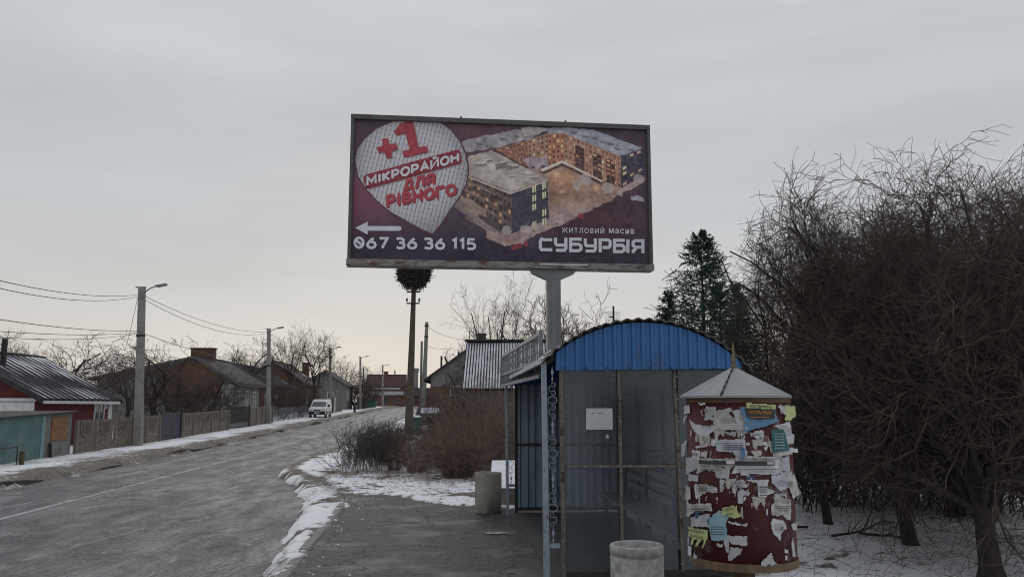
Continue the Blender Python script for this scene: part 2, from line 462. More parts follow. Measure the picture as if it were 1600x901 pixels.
def noise(scale, det=6, rough=.62, dist=0.0):
    n = N('ShaderNodeTexNoise'); n.inputs['Distortion'].default_value = dist; n.inputs['Scale'].default_value = scale; n.inputs['Detail'].default_value = det; n.inputs['Roughness'].default_value = rough
    Lk(tcn.outputs['Object'], n.inputs[0]); return n.outputs[0]
def mrange(sock, a0, a1, b0=0., b1=1.):
    r = N('ShaderNodeMapRange'); r.inputs['From Min'].default_value = a0; r.inputs['From Max'].default_value = a1
    r.inputs['To Min'].default_value = b0; r.inputs['To Max'].default_value = b1; Lk(sock, r.inputs['Value']); return r.outputs[0]
def mixc(f, a, c):
    x = N('ShaderNodeMixRGB')
    if isinstance(f, float): x.inputs[0].default_value = f
    else: Lk(f, x.inputs[0])
    for i, s in ((1, a), (2, c)):
        if isinstance(s, tuple): x.inputs[i].default_value = (*s, 1)
        else: Lk(s, x.inputs[i])
    return x.outputs[0]
def mth(op, a, c):
    x = N('ShaderNodeMath', operation=op) if False else N('ShaderNodeMath'); x.operation = op
    for i, s in ((0, a), (1, c)):
        if isinstance(s, (int, float)): x.inputs[i].default_value = s
        else: Lk(s, x.inputs[i])
    return x.outputs[0]
att = N('ShaderNodeAttribute'); att.attribute_name = 'dirt'
f1 = noise(7, 8); f2 = noise(30, 6)
msk = mth('ADD', att.outputs['Fac'], mth('MULTIPLY', mth('SUBTRACT', f1, .5), 1.1))
msk = mrange(msk, .28, .72)
snowc = mixc(mrange(f2, .40, .75), (.88, .89, .905), (.74, .75, .77))
snowc = mixc(mrange(noise(1.3), .52, .75, 0., .45), snowc, (.60, .585, .57))
dirtc = mixc(mrange(f2, .4, .62), (.075, .06, .048), (.27, .245, .215))
Lk(mixc(msk, snowc, dirtc), b.inputs['Base Color'])
bp = N('ShaderNodeBump'); bp.inputs['Strength'].default_value = .7; bp.inputs['Distance'].default_value = .03
Lk(noise(22, 7), bp.inputs['Height']); Lk(bp.outputs[0], b.inputs['Normal'])
gme.materials.append(gm)
tag(obj('ground', gme), kind='structure')

# road: one sheet from behind the viewer to beyond the crest
RYs = lines((-50, 0, 5), (0, 60, .5), (60, 240, 3), (240, 600, 20))
RU = np.linspace(0, 1, 40)
V = []
for Y in RYs:
    a1 = float(right_a(Y)) - 1.6 if Y > 20 else float(right_a(Y)) + .02
    for u in RU:
        a = 12.15 * (1 - u) + a1 * u
        x = xa(a, Y)
        camber = .05 * (1 - ((a - 8.9) / 3.3) ** 2) if 5.6 < a < 12.2 else 0
        V.append((x, Y, float(road_z(Y)) + camber * .6 + .015 * (vnoise(x * .6, Y * .4, 2) - .5)))
nj = len(RU)
idx = np.arange(len(RYs) * nj).reshape(len(RYs), nj)
Q = np.stack([idx[:-1, :-1], idx[:-1, 1:], idx[1:, 1:], idx[1:, :-1]], -1).reshape(-1, 4)
rme = np_mesh('road', V, Q, smooth=True)
VA = np.array(V); ra = -VA[:, 0] + SLOPE * VA[:, 1]
at = rme.attributes.new('lane', 'FLOAT', 'POINT'); at.data.foreach_set('value', ra.astype(np.float32))
rm = bpy.data.materials.new('worn salted asphalt'); rm.use_nodes = True
t = rm.node_tree; b = t.nodes['Principled BSDF']; N = t.nodes.new; Lk = t.links.new
b.inputs['Specular IOR Level'].default_value = .35
tc0 = N('ShaderNodeTexCoord'); mpn = N('ShaderNodeMapping'); mpn.inputs['Rotation'].default_value = (0, 0, -ROT); mpn.inputs['Scale'].default_value = (1, .28, 1)
Lk(tc0.outputs['Object'], mpn.inputs[0])
class _S: outputs = {'Object': mpn.outputs[0]}
tcn = _S
lane = N('ShaderNodeAttribute'); lane.attribute_name = 'lane'
big = noise(.5, 7, .62, 1.2); med = noise(2.2, 8, .65); fine = noise(9, 8, .7)
tcn = tc0
grit = noise(45, 4, .7)
col = mixc(mrange(med, .35, .65), (.175, .173, .175), (.105, .104, .106))
col = mixc(mrange(big, .50, .60, 0., .9), col, (.275, .272, .27))          # dried salt and dust
col = mixc(mrange(noise(.8, 8, .7, .8), .50, .57, 0., .85), col, (.070, .070, .073))       # damp or patched places
tcn = _S
col = mixc(mrange(noise(1.3, 9, .72, 1.5), .57, .63, 0., .85), col, (.33, .328, .325))
tcn = tc0
nearbay = mrange(lane.outputs['Fac'], 5.2, 3.4)
col = mixc(mth('MULTIPLY', nearbay, mrange(fine, .42, .58, 0., .75)), col, (.075, .074, .075))
edge = mth('MULTIPLY', mrange(lane.outputs['Fac'], 11.3, 12.0), mrange(med, .35, .6))
col = mixc(edge, col, (.085, .072, .06))
col = mixc(mrange(grit, .40, .62, 0., .5), col, (.055, .055, .057))
tcn = tc0
sp1 = noise(14, 3, .75)
col = mixc(mrange(sp1, .53, .64, 0., .42), col, (.30, .298, .295))
col = mixc(mrange(sp1, .47, .36, 0., .5), col, (.04, .04, .042))
trk = N('ShaderNodeMath'); trk.operation = 'SINE'
tm = N('ShaderNodeMath'); tm.operation = 'MULTIPLY_ADD'; tm.inputs[1].default_value = 3.9; tm.inputs[2].default_value = .3
Lk(lane.outputs['Fac'], tm.inputs[0]); Lk(tm.outputs[0], trk.inputs[0])
inl = mth('MULTIPLY', mrange(lane.outputs['Fac'], 5.4, 6.2), mrange(trk.outputs[0], .2, .9, 0., .38))
col = mixc(inl, col, (.085, .084, .087))
tcn = _S
crk = N('ShaderNodeTexVoronoi'); crk.feature = 'DISTANCE_TO_EDGE'; crk.inputs['Scale'].default_value = .8
wv = mixc(.35, mpn.outputs[0], None) if False else None
nv = N('ShaderNodeTexNoise'); nv.inputs['Scale'].default_value = 1.5; nv.inputs['Detail'].default_value = 5; Lk(tc0.outputs['Object'], nv.inputs[0])
av = N('ShaderNodeVectorMath'); av.operation = 'ADD'; sv = N('ShaderNodeVectorMath'); sv.operation = 'SCALE'; sv.inputs['Scale'].default_value = .9
Lk(nv.outputs['Color'], sv.inputs[0]); Lk(tc0.outputs['Object'], av.inputs[0]); Lk(sv.outputs[0], av.inputs[1]); Lk(av.outputs[0], crk.inputs[0])
col = mixc(mth('MULTIPLY', mrange(crk.outputs['Distance'], .016, .004), mrange(big, .44, .54, 0., .9)), col, (.05, .05, .05))
Lk(col, b.inputs['Base Color'])
Lk(mrange(med, .35, .7, .55, .85), b.inputs['Roughness'])
tcn = tc0
bp = N('ShaderNodeBump'); bp.inputs['Strength'].default_value = .5; bp.inputs['Distance'].default_value = .015
Lk(noise(60, 4, .7), bp.inputs['Height']); Lk(bp.outputs[0], b.inputs['Normal'])
rme.materials.append(rm)
tag(obj('road', rme), kind='structure')

# worn centre line, a sheet 5 mm above the road
mline = mat('worn road paint', (.44, .44, .43), (.30, .30, .30), .7, 5, c3=(.17, .168, .168), s3=2.2, lo3=.46, hi3=.62)
V, Qs = [], []
ys = lines((4, 60, .5), (60, 200, 2))
for k, Y in enumerate(ys):
    for a in (8.98, 8.93, 8.88, 8.83):
        x = xa(a, Y)
        V.append((x, Y, float(road_z(Y)) + .05 * (1 - ((a - 8.9) / 3.3) ** 2) * .6 + .015 * (float(vnoise(x * .6, Y * .4, 2)) - .5) + .006))
    if k:
        for j in range(3):
            Qs.append(((k - 1) * 4 + j, (k - 1) * 4 + j + 1, k * 4 + j + 1, k * 4 + j))
tag(obj('road_marking', np_mesh('road_marking', V, Qs), mline), kind='structure')

# asphalt platform of the stop
V = []; pys = lines((-9, 3, 1), (3, 19.7, .15)); us = np.linspace(0, 1, 60)
for Y in pys:
    x0 = -float(kerb_a(Y)) + SLOPE * Y + .005; x1 = float(np.interp(Y, [0, 8.3, 9.0, 16.5], [1.7, 1.9, 2.85, 2.5]))
    for u in us:
        x = x0 * (1 - u) + x1 * u
        V.append((x, Y, .012 * (fbm(x * .8, Y * .8, 41, 3) - .5) - (.02 if plat_in(np.array(x), np.array(Y)) < -.25 else 0)))
nj = len(us); idx = np.arange(len(pys) * nj).reshape(len(pys), nj)
Q = np.stack([idx[:-1, :-1], idx[:-1, 1:], idx[1:, 1:], idx[1:, :-1]], -1).reshape(-1, 4)
tag(obj('pavement', np_mesh('pavement', V, Q, smooth=True), asphalt_dark), kind='structure')

# kerbs: single stones
kerb_stone_m = mat('kerb concrete', (.27, .26, .25), (.18, .175, .17), .9, 5, c3=(.09, .085, .08), s3=3, bump=.2)
kerb_dark_m = mat('dirty kerb concrete', (.10, .09, .08), (.055, .05, .045), .9, 4, bump=.3)
def kerb(name, fa, y0, y1, step, top, m, gaps=()):
    st = tag(bpy.data.objects.new(name, None), kind='structure'); link(st)
    me = None; Y = y0; k = 0
    while Y < y1:
        if k not in gaps:
            x0, x1 = xa(fa(Y), Y), xa(fa(Y + step), Y + step)
            if me is None:
                mb = MB()
                prof = [(-.075, -.26), (.075, -.26), (.075, -.02), (.055, 0), (-.075, 0)]
                mb.prism(prof, lambda x, z, e: (x, (.01 if e == 0 else step - .012), z))
                me = mb.mesh('kerb_stone'); me.materials.append(m)
            o = obj('kerb_stone', me, None, st)
            o.location = (x0, Y, top(Y) + random.uniform(-.012, .012))
            o.rotation_euler = (math.atan((top(Y + step) - top(Y)) / step), random.uniform(-.03, .03), math.atan2(-(x1 - x0), step) + random.uniform(-.012, .012))
        Y += step; k += 1
    return st
kerb('kerb', lambda Y: float(kerb_a(Y)) + .075, 3.0, 19.0, 1.0, lambda Y: .020, kerb_stone_m)
kerb('kerb', lambda Y: 12.14, 14.0, 110, 1.0, lambda Y: float(road_z(Y)) + .13 + .07 * (math.sin(Y * .9) + math.sin(Y * .37) - .9), kerb_dark_m)

# broken pit in the platform with a pale salt rim
p = GZ(773, 833)
mb = MB(); ring = []
for k in range(18):
    a = k / 18 * 2 * math.pi; r = 1 + .25 * math.sin(k * 2.3)
    ring.append((math.cos(a) * .17 * r, math.sin(a) * .13 * r))
mb.prism(ring, lambda x, y, e: (p.x + x, p.y + y, .011 + .002 * e))
tag(mb.build('pothole', mat('wet pit', (.03, .03, .03), (.045, .045, .045), .3, 8)), kind='structure')

# ------------------------------------------------------------------ branching plants
def unit(v): return v / np.maximum(np.linalg.norm(v, axis=-1, keepdims=True), 1e-9)
def grow(P, R, n, lenf, ang, K, wob, bias, rng, t0=.25, t1=1.0, rf=.55, lr=.35, rmin=.002, absl=None, shrink=.5):
    Np, K0, _ = P.shape
    t = rng.uniform(t0, t1, (Np, n)) * (K0 - 1)
    i = np.minimum(t.astype(int), K0 - 2); f = (t - i)[..., None]
    ar = np.arange(Np)[:, None]
    pos = P[ar, i] * (1 - f) + P[ar, i + 1] * f
    d0 = unit(P[ar, i + 1] - P[ar, i])
    r0 = (R[ar, i] * (1 - f[..., 0]) + R[ar, i + 1] * f[..., 0]) * rf
    L = np.linalg.norm(np.diff(P, axis=1), axis=-1).sum(1)[:, None] * lenf if absl is None else np.full((Np, 1), absl)
    L = L * rng.uniform(1 - lr, 1 + lr, (Np, n)) * (1.15 - shrink * t / (K0 - 1))
    rp = rng.normal(size=(Np, n, 3)); rp -= (rp * d0).sum(-1, keepdims=True) * d0; rp = unit(rp)
    an = rng.uniform(ang[0], ang[1], (Np, n))[..., None]
    d = np.cos(an) * d0 + np.sin(an) * rp
    M = Np * n
    d = d.reshape(M, 3); p = pos.reshape(M, 3); seg = (L.reshape(M) / (K - 1))[:, None]
    out = [p]
    for k in range(K - 1):
        d = unit(d + rng.normal(size=(M, 3)) * wob + np.array([0, 0, bias]))
        p = p + d * seg; out.append(p)
    NP = np.stack(out, 1)
    r0 = np.maximum(r0.reshape(M), rmin)
    NR = r0[:, None] * np.linspace(1, .4, K)[None]
    return NP, np.maximum(NR, rmin * .7)
def tubes(levels, sides):
    Vs, Qs, off = [], [], 0
    for (P, R), S in zip(levels, sides):
        Np, K, _ = P.shape
        T = np.empty_like(P); T[:, 1:-1] = P[:, 2:] - P[:, :-2]; T[:, 0] = P[:, 1] - P[:, 0]; T[:, -1] = P[:, -1] - P[:, -2]
        T = unit(T)
        U = unit(np.cross(T, np.array([.31, .52, .79]) + 0 * T)); Wv = np.cross(T, U)
        a = np.arange(S) / S * 2 * np.pi
        ringv = P[:, :, None] + (U[:, :, None] * np.cos(a)[:, None] + Wv[:, :, None] * np.sin(a)[:, None]) * R[:, :, None, None]
        Vs.append(ringv.reshape(-1, 3))
        ii = np.arange(Np * K * S).reshape(Np, K, S)
        q = np.stack([ii[:, :-1], np.roll(ii, -1, 2)[:, :-1], np.roll(ii, -1, 2)[:, 1:], ii[:, 1:]], -1).reshape(-1, 4) + off
        Qs.append(q); off += Np * K * S
    return np.concatenate(Vs), np.concatenate(Qs)
def limbs(starts, dirs, L, r, K, wob, bias, rng):
    M = len(starts); p = np.array(starts, float); d = unit(np.array(dirs, float)); out = [p]
    L = np.broadcast_to(np.asarray(L, float), (M,)); r = np.broadcast_to(np.asarray(r, float), (M,))
    for k in range(K - 1):
        d = unit(d + rng.normal(size=(M, 3)) * wob + np.array([0, 0, bias])); p = p + d * (L / (K - 1))[:, None]; out.append(p)
    return np.stack(out, 1), r[:, None] * np.linspace(1, .45, K)[None]

def bare_tree_meshes(seed, trunk_h, trunk_r, limb_n, limb_len, spread, counts, fr=(.55, .55, .5), wob=.16, biases=(.06, .03, .0), rmin=.003, lean=(0, 0), angs=(.4, 1.1), low=.55, lr_=(.26, .4), rfs=(.42, .5, .6)):
    rng = np.random.default_rng(seed)
    P0, R0 = limbs([(0, 0, -.15)], [(lean[0], lean[1], 1)], trunk_h + .15, trunk_r, 6, .05, .05, rng)
    R0[0, 0] *= 1.35
    st, di, rr = [], [], []
    for k in range(limb_n):
        tt = 1.0 if k < 2 else rng.uniform(low, 1.0)
        q = P0[0, min(int(tt * 5), 5)]
        az = k * 2.4 + rng.uniform(-.4, .4); el = rng.uniform(*spread)
        st.append(q); di.append((math.cos(az) * math.sin(el) + lean[0] * .5, math.sin(az) * math.sin(el) + lean[1] * .5, math.cos(el))); rr.append(trunk_r * rng.uniform(*lr_))
    P1, R1 = limbs(st, di, rng.uniform(.8, 1.15, limb_n) * limb_len, rr, 8, wob, biases[0], rng)
    lv = [(P1, R1)]
    tw = []
    P, R = P1, R1
    for k, c in enumerate(counts):
        last = k == len(counts) - 1
        P, R = grow(P, R, c, fr[min(k, 2)], angs, 4 if last else 6, wob * 1.1, biases[min(k + 1, 2)], rng, t0=.15 if k else .2, rf=rfs[min(k, 2)], rmin=rmin * (1 if last else 1.3))
        tw.append((P, R))
    v0, q0 = tubes([(P0, R0)] + lv, [9, 6])
    v1, q1 = tubes(tw, [5, 4] + [3] * 5 if len(tw) > 2 else [4, 3])
    a = np_mesh('trunk', v0, q0, True); a.materials.append(bark)
    c = np_mesh('crown', v1, q1, False)
    return a, c
def plant_tree(name, label, cat, loc, meshes, crown_mat, rz=0, sc=1, group=None):
    t = thing(name, label, cat, loc, rz, group)
    t.scale = (sc, sc, sc) if not isinstance(sc, tuple) else sc
    obj('trunk', meshes[0], None, t)
    if not meshes[1].materials: meshes[1].materials.append(crown_mat)
    obj('crown', meshes[1], None, t)
    return t
def bush_mesh(seed, n, rad, h, droop, counts, wob=.2, r=.006, sp=(.2, 1.2), base=.4, rmin=.0025):
    rng = np.random.default_rng(seed)
    ang = rng.uniform(0, 2 * np.pi, n); rr = base * np.sqrt(rng.uniform(0, 1, n))
    st = np.stack([np.cos(ang) * rr, np.sin(ang) * rr, -.05 + 0 * rr], 1)
    el = rng.uniform(sp[0], sp[1], n); a2 = ang + rng.normal(size=n) * .7
    di = np.stack([np.cos(a2) * np.sin(el), np.sin(a2) * np.sin(el), np.cos(el)], 1)
    P, R = limbs(st, di, rng.uniform(.7, 1.2, n) * h, r, 8, wob * .6, droop, rng)
    lv = [(P, R)]
    for k, c in enumerate(counts):
        P, R = grow(P, R, c, .42, (.3, 1.0), 5 if k == 0 else 4, wob, droop * .7, rng, t0=.2, rmin=rmin)
        lv.append((P, R))
    v, q = tubes(lv, [4, 3, 3, 3])
    v[:, 0] *= rad; v[:, 1] *= rad
    return np_mesh('canes', v, q)

# ------------------------------------------------------------------ billboard
Yl = 16.8; Yr = Yl * 1.0425
BL, BR, TL, TR = W(543, 413, Yl), W(1019, 422, Yr), W(550, 178, Yl), W(1015, 197, Yr)
zb = (BL.z + BR.z) / 2; zt = (TL.z + TR.z) / 2
bx0, bx1 = (BL.x + TL.x) / 2, (BR.x + TR.x) / 2
BW = math.hypot(bx1 - bx0, Yr - Yl); BH = zt - zb
brz = math.atan2(Yr - Yl, bx1 - bx0)
pil_u = 866
board = thing('billboard', 'large roadside billboard with housing advert on one grey pillar behind the stop', 'billboard', (bx0, Yl, zb), brz)
def bl(u, v): return None
steel_dark = mat('billboard frame steel', (.12, .12, .12), (.085, .085, .085), .6, 6, c3=(.11, .07, .045), s3=4, lo3=.58, hi3=.68)
steel_pale = mat('billboard lower rail paint', (.30, .29, .27), (.20, .19, .175), .6, 5, c3=(.13, .075, .05), s3=5, lo3=.5, hi3=.62, stretch=(.6, 1, 2))
pil_m = mat('pillar paint', (.26, .275, .275), (.21, .225, .225), .55, 2, c3=(.15, .15, .145), s3=1.5)
fr = .075
# the poster area, inside the frame
px0, px1, pz0, pz1 = .07, BW - .07, .13, BH - .09
MB().box((BW / 2, .17, BH / 2), (BW - .02, .22, BH - .02)).build('backing_board', steel_dark, board)
MB().box((BW / 2, .15, .055), (BW + .06, .36, .13)).build('bottom_rail', steel_pale, board)
MB().box((BW / 2, .15, BH - .045), (BW + .03, .34, .10)).build('top_rail', steel_dark, board)
for sx in (.02, BW - .02):
    MB().box((sx, .15, BH / 2 + .01), (.065, .34, BH - .17)).build('side_rail', steel_dark, board)
for u in (721, 886):
    q = (W(u, 190, 17.1).x - bx0) / math.cos(brz)
    MB().box((q, .12, BH + .035), (.035, .05, .09)).build('lifting_lug', dark_iron, board)
# pillar with its spreading head
pq = (W(pil_u, 430, 17.3).x - bx0) / math.cos(brz)
mb = MB()
mb.prism([(-.49, -.012), (.49, -.012), (.44, -.09), (.17, -.21), (-.17, -.21), (-.44, -.09)], lambda x, z, e: (pq + x, .05 + .24 * e, z))
mb.build('pillar_head', pil_m, board)
pgz = gz(W(pil_u, 634, 17.3).x, 17.3)
MB().box((pq, .17, (pgz - zb - .21) / 2 - .06), (.29, .225, zb - pgz + .0 - .05)).build('pillar', pil_m, board)
for k in (-1, 1):
    MB().box((pq + k * .075, .05, -.9), (.012, .02, 1.3)).build('weld_seam', pil_m, board)

# --- the printed sheet: colours sampled on a fine grid, as the picture is printed
PW, PH = 380, 190
gu, gv = np.meshgrid((np.arange(PW) + .5) / PW, (np.arange(PH) + .5) / PH, indexing='ij')   # v downwards
def B(x, y):
    xl = 45 - 15 * (y - 50) / 720; xr = 1515 + 15 * (y - 92) / 703
    u = (x - xl) / (xr - xl); tp = 50 + 42 * u; bt = 770 + 25 * u
    return u, (y - tp) / (bt - tp)
def BP(pts): return [B(x, y) for x, y in pts]
img = np.zeros((PW, PH, 3))
def paint(mask, rgb, al=1.0):
    al = np.asarray(al, float) * mask
    img[:] = img * (1 - al[..., None]) + np.array(rgb, float) * al[..., None]
A_ = 2.05   # aspect of the sheet
sx_, sy_ = gu * A_, gv
img[:] = np.array((62, 48, 60.))
paint(np.exp(-((gu - .02) / .16) ** 2 - ((gv - .55) / .3) ** 2), (112, 52, 72), .8)
paint(np.exp(-((gu - .40) / .14) ** 2 - ((gv - .05) / .2) ** 2), (92, 58, 66), .6)
paint(sstep(gv, .66, .95), (38, 34, 48), .8)
paint(np.exp(-((gu - .82) / .2) ** 2 - ((gv - .70) / .18) ** 2), (66, 36, 44), .8)
img += ((fbm(sx_ * 9, sy_ * 9, 3, 4) - .5) * 22)[..., None]
# the block: snowy ground, roofs, facades
wob = (fbm(sx_ * 30, sy_ * 30, 8, 3) - .5) * .010
def poly(pts, rgb, al=1.0, soft=0.0, tex=0.0, ts=25, seed=1):
    m = pip(gu + wob * soft, gv + wob * soft * 2, BP(pts)).astype(float)
    c = np.array(rgb, float) + (tex * (fbm(sx_ * ts, sy_ * ts, seed, 3) - .5))[..., None] if tex else np.array(rgb, float)
    a = al * m
    img[:] = img * (1 - a[..., None]) + c * a[..., None]
    return m
poly([(520, 470), (640, 570), (690, 600), (700, 665), (790, 702), (880, 690), (960, 640), (1120, 575), (1515, 365), (1515, 340), (1380, 380), (1000, 300), (600, 300)], (138, 112, 106), 1, 1, 60, 18, 5)
poly([(860, 650), (960, 640), (1130, 560), (1500, 372), (1510, 345), (1250, 470), (1010, 560)], (150, 128, 124), .8, 1, 50, 30, 6)
def facade(q, cols, rows, base, lit, dark, frac, seed, tex=24, w=.5, h=.5):
    """q: four corners tl, tr, br, bl of a facade; windows on a grid"""
    rg = np.random.default_rng(seed)
    poly(q, base, 1, 0, tex, 35, seed)
    T = lambda s, t_: tuple((np.array(q[0]) * (1 - s) + np.array(q[1]) * s) * (1 - t_) + (np.array(q[3]) * (1 - s) + np.array(q[2]) * s) * t_)
    for i in range(cols):
        for j in range(rows):
            s0, t0 = (i + .5 - w / 2) / cols, (j + .5 - h / 2) / rows; s1, t1 = s0 + w / cols, t0 + h / rows
            c = lit if rg.random() < frac else dark
            k = rg.uniform(.75, 1.15)
            poly([T(s0, t0), T(s1, t0), T(s1, t1), T(s0, t1)], tuple(min(255, x * k) for x in c), .9)
# far wings
poly([(555, 160), (870, 90), (1000, 85), (905, 150), (740, 195), (590, 218)], (128, 122, 124), 1, 1, 55, 28, 11)
facade([(740, 200), (905, 152), (905, 290), (862, 275)], 8, 5, (128, 82, 66), (216, 152, 100), (84, 52, 48), .35, 3, w=.4, h=.45)
facade([(905, 150), (1012, 112), (1012, 275), (905, 295)], 5, 6, (146, 104, 84), (232, 178, 120), (82, 58, 54), .45, 4)
poly([(1000, 85), (1110, 80), (1250, 95), (1500, 186), (1385, 232), (1095, 115), (1010, 120)], (134, 136, 146), 1, 1, 60, 26, 12)
poly([(870, 85), (930, 80), (1000, 88), (1000, 105), (885, 130)], (150, 140, 138), 1, 1, 30)
facade([(1010, 115), (1092, 112), (1092, 272), (1005, 285)], 4, 6, (150, 92, 70), (240, 170, 105), (86, 50, 46), .5, 5)
facade([(1092, 112), (1385, 234), (1385, 402), (1092, 268)], 14, 6, (150, 104, 82), (226, 170, 116), (92, 64, 56), .30, 6, w=.42, h=.5)
for x0 in (1150, 1240, 1310):
    facade([(x0, 150 + (x0 - 1092) * .42), (x0 + 45, 168 + (x0 - 1092) * .42), (x0 + 45, 300 + (x0 - 1092) * .42), (x0, 282 + (x0 - 1092) * .42)], 2, 6, (84, 56, 52), (206, 140, 96), (50, 36, 40), .35, x0, w=.7)
facade([(1385, 232), (1500, 190), (1508, 330), (1385, 402)], 3, 6, (56, 54, 68), (210, 170, 120), (44, 42, 56), .35, 7)
# the court
poly([(1000, 310), (1080, 262), (1200, 318), (1385, 402), (1340, 470), (1130, 520), (1015, 480)], (140, 104, 88), .9, 1, 80, 12, 13)
paint(np.exp(-((gu - B(1090, 350)[0]) / .06) ** 2 - ((gv - B(1090, 350)[1]) / .08) ** 2), (206, 146, 104), .6)
for x_, y_, w_ in ((1050, 330, .012), (1180, 370, .014), (1260, 400, .012), (1080, 420, .010), (1020, 300, .010)):
    paint(np.exp(-((gu - B(x_, y_)[0]) / w_) ** 2 - ((gv - B(x_, y_)[1]) / (w_ * 1.4)) ** 2), (236, 182, 124), .6)
poly([(965, 315), (1080, 266), (1290, 370), (1285, 388), (1080, 285), (985, 332)], (70, 52, 50), .9)
poly([(970, 305), (1080, 256), (1290, 362), (1288, 370), (1080, 270), (978, 318)], (196, 176, 164), .9)
poly([(880, 250), (1000, 225), (1005, 285), (915, 300)], (136, 124, 134), .85, 3, 70, 50, 14)
rg = np.random.default_rng(9)
for k in range(260):
    x, y = rg.uniform(1015, 1330), rg.uniform(330, 520)
    if y > 560 - (x - 1015) * .3: continue
    r = rg.uniform(2, 7); c = (160, 140, 134) if rg.random() < .45 else (110, 76, 62) if rg.random() < .6 else (206, 156, 112)
    u0, v0 = B(x, y)
    paint(((gu - u0 + wob * 2) * A_) ** 2 + (gv - v0 + wob * 3) ** 2 < (r / 740) ** 2 * (.7 + .6 * rg.random()), c, .28)
for k in range(34):
    s = k / 33; x = 860 + s * 640; y = 675 - s * 300 + rg.uniform(-12, 22)
    r = rg.uniform(3, 9); u0, v0 = B(x, y - 8)
    paint(((gu - u0 + wob * 2) * A_) ** 2 + ((gv - v0 + wob * 3) * .9) ** 2 < (r / 740) ** 2, (158, 138, 134) if k % 2 else (96, 76, 74), .6)
# near block
poly([(520, 440), (660, 505), (820, 640), (800, 650), (690, 620), (520, 490)], (120, 104, 102), .9, 1, 60)
facade([(590, 330), (820, 424), (826, 640), (560, 462)], 11, 5, (84, 68, 62), (216, 146, 92), (44, 38, 46), .26, 8, 60, .5, .5)
for k in range(5):
    y = 392 + k * 46
    poly([(590, y - 30), (740, y + 40 + k * 6), (740, y + 50 + k * 6), (585, y - 18)], (152, 120, 100), .5, 1)
poly([(560, 460), (690, 560), (700, 530), (600, 452)], (140, 118, 104), .8, 1, 40)
poly([(660, 540), (800, 600), (820, 630), (780, 640), (660, 560)], (60, 52, 54), .85, 1, 40)
facade([(820, 424), (1005, 360), (1015, 562), (826, 640)], 1, 1, (58, 56, 68), (58, 56, 68), (58, 56, 68), 0, 9, 26)
for x in (938, 990):
    for j in range(5):
        if (x == 990 and j in (2,)) or (x == 938 and j == 3): continue
        y = 396 + j * 46 + (938 - x) * .33
        poly([(x - 10, y), (x + 9, y - 7), (x + 9, y + 26), (x - 10, y + 33)], (222, 186, 134), 1)
        poly([(x - 2, y - 3), (x + 1, y - 4), (x + 1, y + 28), (x - 2, y + 30)], (90, 62, 50), 1)
poly([(560, 255), (720, 205), (1006, 356), (816, 422), (590, 330)], (150, 140, 130), 1, 1, 60, 20, 15)
poly([(590, 335), (816, 426), (1006, 360), (1006, 368), (816, 436), (590, 345)], (186, 170, 152), .8)
for (x, y, w_, h_) in ((640, 275, 50, 14), (740, 275, 60, 40), (800, 285, 55, 26), (870, 325, 60, 10), (690, 255, 30, 16), (910, 345, 50, 8), (800, 340, 40, 8)):
    poly([(x, y), (x + w_, y - h_ * .3), (x + w_ + 8, y + h_ * .5), (x + 8, y + h_)], (92, 84, 80), .75, 1)
    poly([(x, y - 4), (x + w_, y - h_ * .3 - 4), (x + w_, y - h_ * .3 + 3), (x, y + 4)], (196, 188, 180), .7, 1)
for (x, y) in ((1230, 130), (1270, 150), (1310, 158), (1350, 185), (1180, 120), (1420, 190), (640, 165), (760, 140), (830, 125), (690, 180), (1120, 98)):
    poly([(x, y), (x + 30, y + 4), (x + 42, y + 16), (x + 8, y + 14)], (78, 78, 88), .75, 1)
for (x, y, r) in ((890, 615, 25), (943, 600, 22), (798, 622, 24), (1200, 360, 32), (1320, 400, 34), (1160, 385, 26), (1480, 350, 26)):
    u0, v0 = B(x, y)
    d2 = ((gu - u0 + wob) * A_) ** 2 + (gv - v0 + wob * 2) ** 2
    paint(d2 < (r / 740) ** 2 * (.5 + fbm(sx_ * 40, sy_ * 40, 19, 2)), (160, 146, 144), .75)
for (x, y) in ((862, 700), (895, 690), (835, 712), (1180, 548)):
    u0, v0 = B(x, y); paint(((gu - u0 + wob) * A_) ** 2 + (gv - v0 + wob) ** 2 < (15 / 740) ** 2, (136, 40, 46), .9)
poly([(1435, 445), (1470, 435), (1505, 452), (1500, 465), (1440, 462)], (150, 150, 160), .8, 1)
img += (((fbm(sx_ * 60, sy_ * 60, 77, 2) - .5) * 16))[..., None] * (gu > .34)[..., None]
# knitted map pin
pinpts = [(46, 262), (58, 205), (95, 150), (150, 100), (225, 62), (300, 46), (380, 46), (455, 58), (515, 100), (560, 160), (590, 235), (602, 310), (592, 380), (565, 440), (520, 505), (470, 585), (428, 640), (380, 622), (300, 575), (220, 530), (150, 470), (95, 405), (60, 345)]
cx_, cy_ = 325, 320
for grow_, rgb_ in ((1.03, (70, 45, 54)), (1.0, (172, 170, 176))):
    poly([((x - cx_) * grow_ + cx_, (y - cy_) * grow_ + cy_) for x, y in pinpts], rgb_, 1, 0)
pm = pip(gu, gv, BP(pinpts))
kx = gu * 1485; ky = gv * 720
ca, sa = math.cos(-.22), math.sin(-.22)
lx_ = kx * ca - ky * sa; ly_ = kx * sa + ky * ca
cc = lx_ / 40; fx_ = np.abs(cc - np.floor(cc) - .5) * 2
rr_ = (ly_ + fx_ * 20) / 27; fy_ = rr_ - np.floor(rr_)
st_ = 1 - .42 * np.exp(-((fx_ - .02) / .16) ** 2) * np.exp(-((fy_ - .5) / .28) ** 2) - .30 * np.exp(-((fx_ - 1) / .14) ** 2) - .16 * np.exp(-((fy_ - .0) / .14) ** 2)
shade = (.97 - .25 * sstep(np.hypot((kx - 280) / 300, (ky - 260) / 330), .6, 1.15))
